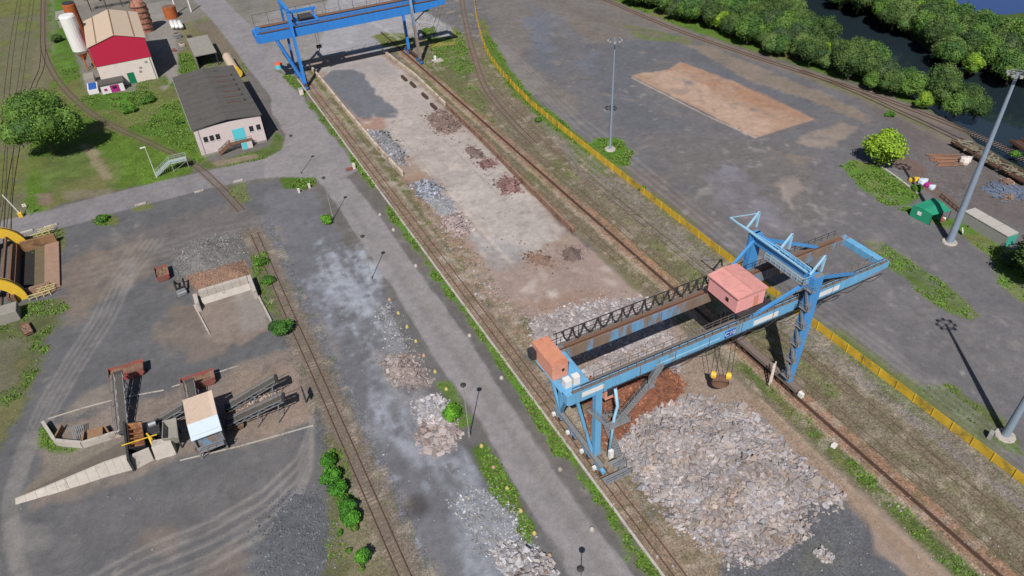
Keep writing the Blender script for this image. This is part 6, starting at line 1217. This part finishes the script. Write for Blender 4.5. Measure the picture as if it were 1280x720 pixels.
# ---------------------------------------------------------------- trees, bushes and weeds
def crown_mesh(name, R_, Hc, z0, nl, leaves, size, cols, seed, flat=1.0):
    r = np.random.default_rng(seed); L_ = []
    for k in range(nl):
        v = r.normal(size=3); v /= np.linalg.norm(v); v[2] = abs(v[2])*.9-.25; rr = r.uniform(.3,.72); L_.append((v[0]*R_*rr, v[1]*R_*rr, z0+Hc*.5+v[2]*Hc*.42, R_*r.uniform(.26,.46)))
    L_.append((0,0,z0+Hc*.45,R_*.6)); Vs, Fs, Cs = [], [], []; off = 0; w_ = np.array([l[3]**2 for l in L_]); w_ /= w_.sum(); ix = r.choice(len(L_), leaves, p=w_)
    cen = np.array([L_[i][:3] for i in ix]); rad = np.array([L_[i][3] for i in ix]); d = r.normal(size=(leaves,3)); d /= np.linalg.norm(d,axis=1)[:,None]; rr = rad*np.clip(r.normal(.98,.12,leaves),.5,1.3); sq = np.array([1,1,Hc/(2*R_)*1.1*flat])
    p = cen+d*rr[:,None]*np.clip(sq,.7,1.25); p[:,2] = np.maximum(p[:,2], z0*.4+.1)
    nrm = d+r.normal(size=(leaves,3))*.55; nrm /= np.linalg.norm(nrm,axis=1)[:,None]; a = np.cross(nrm, r.normal(size=(leaves,3))); a /= np.linalg.norm(a,axis=1)[:,None]; b_ = np.cross(nrm,a); s = size*r.uniform(.5,1.3,leaves)[:,None]
    V = np.stack([p-a*s*.5-b_*s*.28, p+a*s*.5-b_*s*.2, p+a*s*.38+b_*s*.34, p-a*s*.42+b_*s*.3],1).reshape(-1,3); F = np.arange(leaves*4).reshape(-1,4)
    cols = np.array([P(*c) for c in cols]); lc = cols[r.integers(len(cols),size=len(L_))]; C_ = lc[ix]*r.uniform(.7,1.35,leaves)[:,None]; C_ = np.repeat(C_,4,0)
    # inner body of leaves, so that the crown is dense
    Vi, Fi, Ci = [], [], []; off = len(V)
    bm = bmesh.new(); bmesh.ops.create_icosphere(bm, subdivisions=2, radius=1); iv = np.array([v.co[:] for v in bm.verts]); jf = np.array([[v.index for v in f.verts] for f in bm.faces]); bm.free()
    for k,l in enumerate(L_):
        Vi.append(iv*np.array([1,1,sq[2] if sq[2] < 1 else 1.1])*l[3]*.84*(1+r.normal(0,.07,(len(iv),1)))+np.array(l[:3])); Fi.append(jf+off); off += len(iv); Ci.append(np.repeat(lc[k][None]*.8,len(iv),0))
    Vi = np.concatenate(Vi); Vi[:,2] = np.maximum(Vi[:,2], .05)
    Fi = np.concatenate(Fi); Fi = np.concatenate([Fi, Fi[:,2:3]],1)
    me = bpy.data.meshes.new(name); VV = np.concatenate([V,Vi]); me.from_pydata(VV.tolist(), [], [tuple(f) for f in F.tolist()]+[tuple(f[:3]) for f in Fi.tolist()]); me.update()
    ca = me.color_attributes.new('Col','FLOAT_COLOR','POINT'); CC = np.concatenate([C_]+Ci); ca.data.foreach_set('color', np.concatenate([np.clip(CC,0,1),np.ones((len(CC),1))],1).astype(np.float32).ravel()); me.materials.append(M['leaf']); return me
def trunk_mesh(name, h, r0, spread, seed):
    r = random.Random(seed); mb = MB(); mb.tube([(0,0,0),(r.uniform(-.2,.2),r.uniform(-.2,.2),h*.5),(0,0,h)], r0, 8, r2=r0*.5)
    for k in range(5): a = k*1.26+r.random(); mb.tube([(0,0,h*.55),(math.cos(a)*spread*.5,math.sin(a)*spread*.5,h*.9),(math.cos(a)*spread,math.sin(a)*spread,h*1.25)], r0*.42, 6, r2=r0*.14)
    o = mb.build(name, M['bark']); me = o.data; bpy.data.objects.remove(o); return me
DK = [(62,88,38),(72,98,44),(56,82,40),(82,106,48)]; MD = [(78,114,44),(90,124,48),(68,102,44),(98,128,60)]; LT_ = [(122,158,44),(138,170,46),(106,142,42)]; BRI = [(88,140,38),(104,156,44),(74,122,34)]
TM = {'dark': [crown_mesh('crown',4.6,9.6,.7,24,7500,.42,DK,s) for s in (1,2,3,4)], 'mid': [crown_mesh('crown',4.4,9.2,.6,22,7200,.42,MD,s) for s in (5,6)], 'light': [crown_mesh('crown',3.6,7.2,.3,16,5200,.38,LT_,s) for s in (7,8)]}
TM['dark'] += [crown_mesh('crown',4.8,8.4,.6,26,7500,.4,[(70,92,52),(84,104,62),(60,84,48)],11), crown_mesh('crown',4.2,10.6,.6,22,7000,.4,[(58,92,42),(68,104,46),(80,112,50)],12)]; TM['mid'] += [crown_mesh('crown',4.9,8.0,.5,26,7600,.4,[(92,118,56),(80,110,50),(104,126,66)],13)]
TK = [trunk_mesh('trunk',4.5,.32,2.6,s) for s in (1,2)]
def tree(px, py, kind, s, sz, label, group=None, name='tree', world=None, h0=0.0):
    x,y = (G(px,py)[:2] if world is None else world); t = thing(name, label, 'tree', (x,y,h0), group); t.rotation_euler = (0,0,random.uniform(0,6.28)); t.scale = (s*random.uniform(.93,1.07),s*random.uniform(.93,1.07),s*sz)
    o = bpy.data.objects.new('crown', random.choice(TM[kind])); S.collection.objects.link(o); o.parent = t
    o = bpy.data.objects.new('trunk', random.choice(TK)); S.collection.objects.link(o); o.parent = t; return t
BIG = crown_mesh('crown',7.6,12.5,1.2,40,30000,.32,[(78,112,44),(90,124,46),(68,102,40),(98,132,50)],21)
TM['big'] = [BIG]; tree(68,194,'big',1.36,1.0,'big round green tree standing alone on the grass at the left', name='broadleaf_tree')
t_ = tree(1100,208,'light',1.5,.85,'yellow-green tree alone at the tip of the small meadow in the right yard', name='broadleaf_tree')
t_ = tree(1290,352,'dark',1.35,.85,'dark green tree cut by the right edge below the long container', name='broadleaf_tree')
# riverside row, one by one from the top edge to the right
order = 0
def fill(poly, step):
    q = W(poly); xs = [p[0] for p in q]; ys = [p[1] for p in q]; out = []; r_ = random.Random(5); y = min(ys); k = 0
    while y < max(ys):
        x = min(xs)+(k%2)*step/2
        while x < max(xs):
            px, py = x+r_.uniform(-.3,.3)*step, y+r_.uniform(-.3,.3)*step
            d = np.array([px,py,4.0-H]); zc = d@_fw; u_ = 640+F_PX*(d@_rt)/zc; v_ = 360-F_PX*(d@_up)/zc
            if sdist(np.array([px]),np.array([py]),q)[0] > 0 and -30 < u_ < 1310 and v_ > -45: out.append((px,py))
            x += step
        y += step*.87; k += 1
    return out
near_row = fill([(735,-16),(800,10),(885,38),(965,72),(1030,92),(1100,118),(1160,143),(1222,168),(1232,160),(1208,143),(1170,124),(1120,104),(1080,88),(1040,66),(1000,36),(960,0),(900,-40),(760,-60)], 5.4)
for i,(wx_,wy_) in enumerate(near_row):
    k = 'light' if i%17 == 5 else ('mid' if i%3 == 1 else 'dark'); s = random.choice((.75,.85,.95,1.05,1.15))
    tree(0, 0, k, s, random.uniform(.72,1.0), '', 'trees on the near river bank', world=(wx_,wy_))
far_row = fill([(965,-40),(1030,-2),(1100,34),(1140,62),(1180,84),(1240,102),(1300,118),(1370,124),(1340,66),(1270,52),(1193,46),(1178,24),(1160,-60)], 6.6)
for i,(wx_,wy_) in enumerate(far_row):
    k = 'mid' if i%2 == 0 else ('light' if i%15 == 5 else 'dark')
    tree(0, 0, k, random.uniform(.95,1.25), random.uniform(.8,1.0), '', 'trees on the far river bank', world=(wx_,wy_))
print('TREES', len(near_row), len(far_row))
# trees that nothing tells apart share a label; the few yellow-green ones are singled out
lt = []
for o in list(bpy.data.objects):
    if o.get('group') in ('trees on the near river bank','trees on the far river bank'):
        side = 'near' if 'near' in o['group'] else 'far'; me_ = [c for c in o.children if c.name.startswith('crown')][0].data
        if me_ in TM['light']: lt.append((side, o.location.y, o))
        else: o['label'] = ('mid green' if me_ in TM['mid'] else 'dark green')+' tree in the dense row on the '+side+' river bank'
ordn = ['first','second','third','fourth','fifth','sixth','seventh','eighth','ninth','tenth','eleventh','twelfth','thirteenth','fourteenth','fifteenth','sixteenth','seventeenth','eighteenth','nineteenth','twentieth']
for side in ('near','far'):
    for i,(_,_,o) in enumerate(sorted([l for l in lt if l[0] == side], key=lambda l: l[1])):
        o['label'] = 'yellow-green tree, '+ordn[i]+' of its colour from the right on the '+side+' river bank'
# bushes
def bush(px, py, r, h, cols, label, seed, name='bush', lv=1500, size=.28):
    x,y,_ = G(px,py); t = thing(name, label, 'bush', (x,y,0)); me_ = crown_mesh('foliage',r,h*1.1,-.1,9,lv,size,cols,seed); o = bpy.data.objects.new('foliage', me_); S.collection.objects.link(o); o.parent = t
    mb = MB(); 
    for k in range(4): a = k*1.6; mb.tube([(0,0,0),(math.cos(a)*r*.4,math.sin(a)*r*.4,h*.6)],.07,5)
    s = mb.build('stem', M['bark']); s.parent = t; return t
bush(567,520,2.0,1.9,[(96,152,36),(108,166,42),(82,134,34)],'bright green round bush beside the slab heaps and the lamp',31,lv=3000)
bush(352,417,2.5,3.0,[(64,110,40),(76,124,44),(54,94,36)],'round dark green bush touching the lone track',32,lv=2600)
bush(409,278,1.9,1.7,BRI,'small bush at the foot of the lamp left of the road',33)
for i,(px,py,r) in enumerate(((412,582,1.3),(417,602,1.4),(424,618,1.4),(434,640,1.3),(438,654,1.3),(445,622,.01),(456,702,1.0))):
    if r < .1: continue
    bush(px,py,r*1.3,2.3,[(70,130,34),(84,146,38),(60,112,32)],['topmost bush in the row left of the lone track','second bush in the row left of the lone track','third bush in the row left of the lone track','fourth bush in the row left of the lone track','lowest bush in the row left of the lone track','','single small bush near the bottom edge left of the lone track'][i],40+i)
for i,(px,py,r) in enumerate(((408,572,.7),(409,592,.8),(420,611,.8),(428,628,.9),(430,647,.8),(444,662,.8),(415,566,.6),(441,640,.6),(452,712,.5),(436,690,.5),(425,668,.5))):
    o = bush(px,py,r,r*1.3,[(76,126,36),(92,140,40),(64,108,34),(112,128,60)],'small scrub clump in the bush row left of the lone track',140+i,lv=420); o['group'] = 'scrub clumps beside the lone track'
for i,(px,py,r,lb) in enumerate(((328,330,1.6,'bush at the upper end of the weedy strip beside the gravel bay'),(335,352,1.5,'low bush halfway down the weedy strip beside the gravel bay'),(162,140,2.6,'leafy bush on the meadow in front of the hall'),(188,128,2.6,'leafy bush on the meadow close to the workshop roof'),(72,52,3.0,'dark bush beside the curved track left of the hall'),(225,155,1.6,'small bush against the left wall of the workshop'),(610,-2,2.6,'green bush at the top edge beside the yellow fence'),(803,238,1.3,'little bush growing on the yellow fence line'),(672,152,1.3,'little bush left of the yellow fence below the mast'),(1268,195,1.5,'bush between the siding and the main line at the right'),(1112,145,1.6,'low green shrub between the riverside tracks'),(1146,238,1.5,'shrub right behind the green tent'),(130,276,1.8,'low shrub patch below the side road'),(530,14,1.8,'shrub on the pale concrete beyond the far crane'),(1262,330,2.6,'dark shrub beside the right edge tree'),(95,285,.01,''))):
    if r < .1: continue
    bush(px,py,r,r*.8,[(78,122,40),(90,138,44),(66,104,38)] if i not in (4,14) else DK,lb,60+i)
# weeds and grass tufts, one mass
n_ = 90000; ii = rng.choice(N, n_, p=None) if False else None
wts = np.clip(green-.55,0,None)*((X > -70)&(X < 170)&(Y < 290)&(Y > 10)); wts = wts*np.where(Y < 150,1,.7)*np.where(X > 96,.5,1)*smooth(n2,.42,.6); wts /= wts.sum(); ii = rng.choice(N, 60000, p=wts)
px_ = X[ii]+rng.uniform(-.3,.3,len(ii)); py_ = Y[ii]+rng.uniform(-.3,.3,len(ii)); s = rng.uniform(.12,.34,len(ii))*(.6+.5*np.clip(green[ii],0,1.6)); az = rng.uniform(0,6.28,len(ii)); tl = rng.uniform(.2,1.1,len(ii))
a = np.stack([np.cos(az),np.sin(az),np.zeros_like(az)],1); b_ = np.stack([-np.sin(az)*np.cos(tl),np.cos(az)*np.cos(tl),np.sin(tl)],1); p = np.stack([px_,py_,np.zeros_like(px_)+.02],1); s = s[:,None]
V = np.stack([p-a*s*.5,p+a*s*.5,p+a*s*.35+b_*s*1.1,p-a*s*.4+b_*s*.9],1).reshape(-1,3); F = np.arange(len(V)).reshape(-1,4); C_ = np.repeat(np.stack([P(88,126,38),P(78,110,38),P(102,138,46),P(98,108,56)])[rng.integers(4,size=len(ii))]*rng.uniform(.75,1.3,len(ii))[:,None],4,0)
o = mesh_tri('weeds', V, F, C_, M['leaf']); tag(o, 'low weeds and grass tufts growing along the tracks, verges and meadows', 'weeds', kind='stuff')
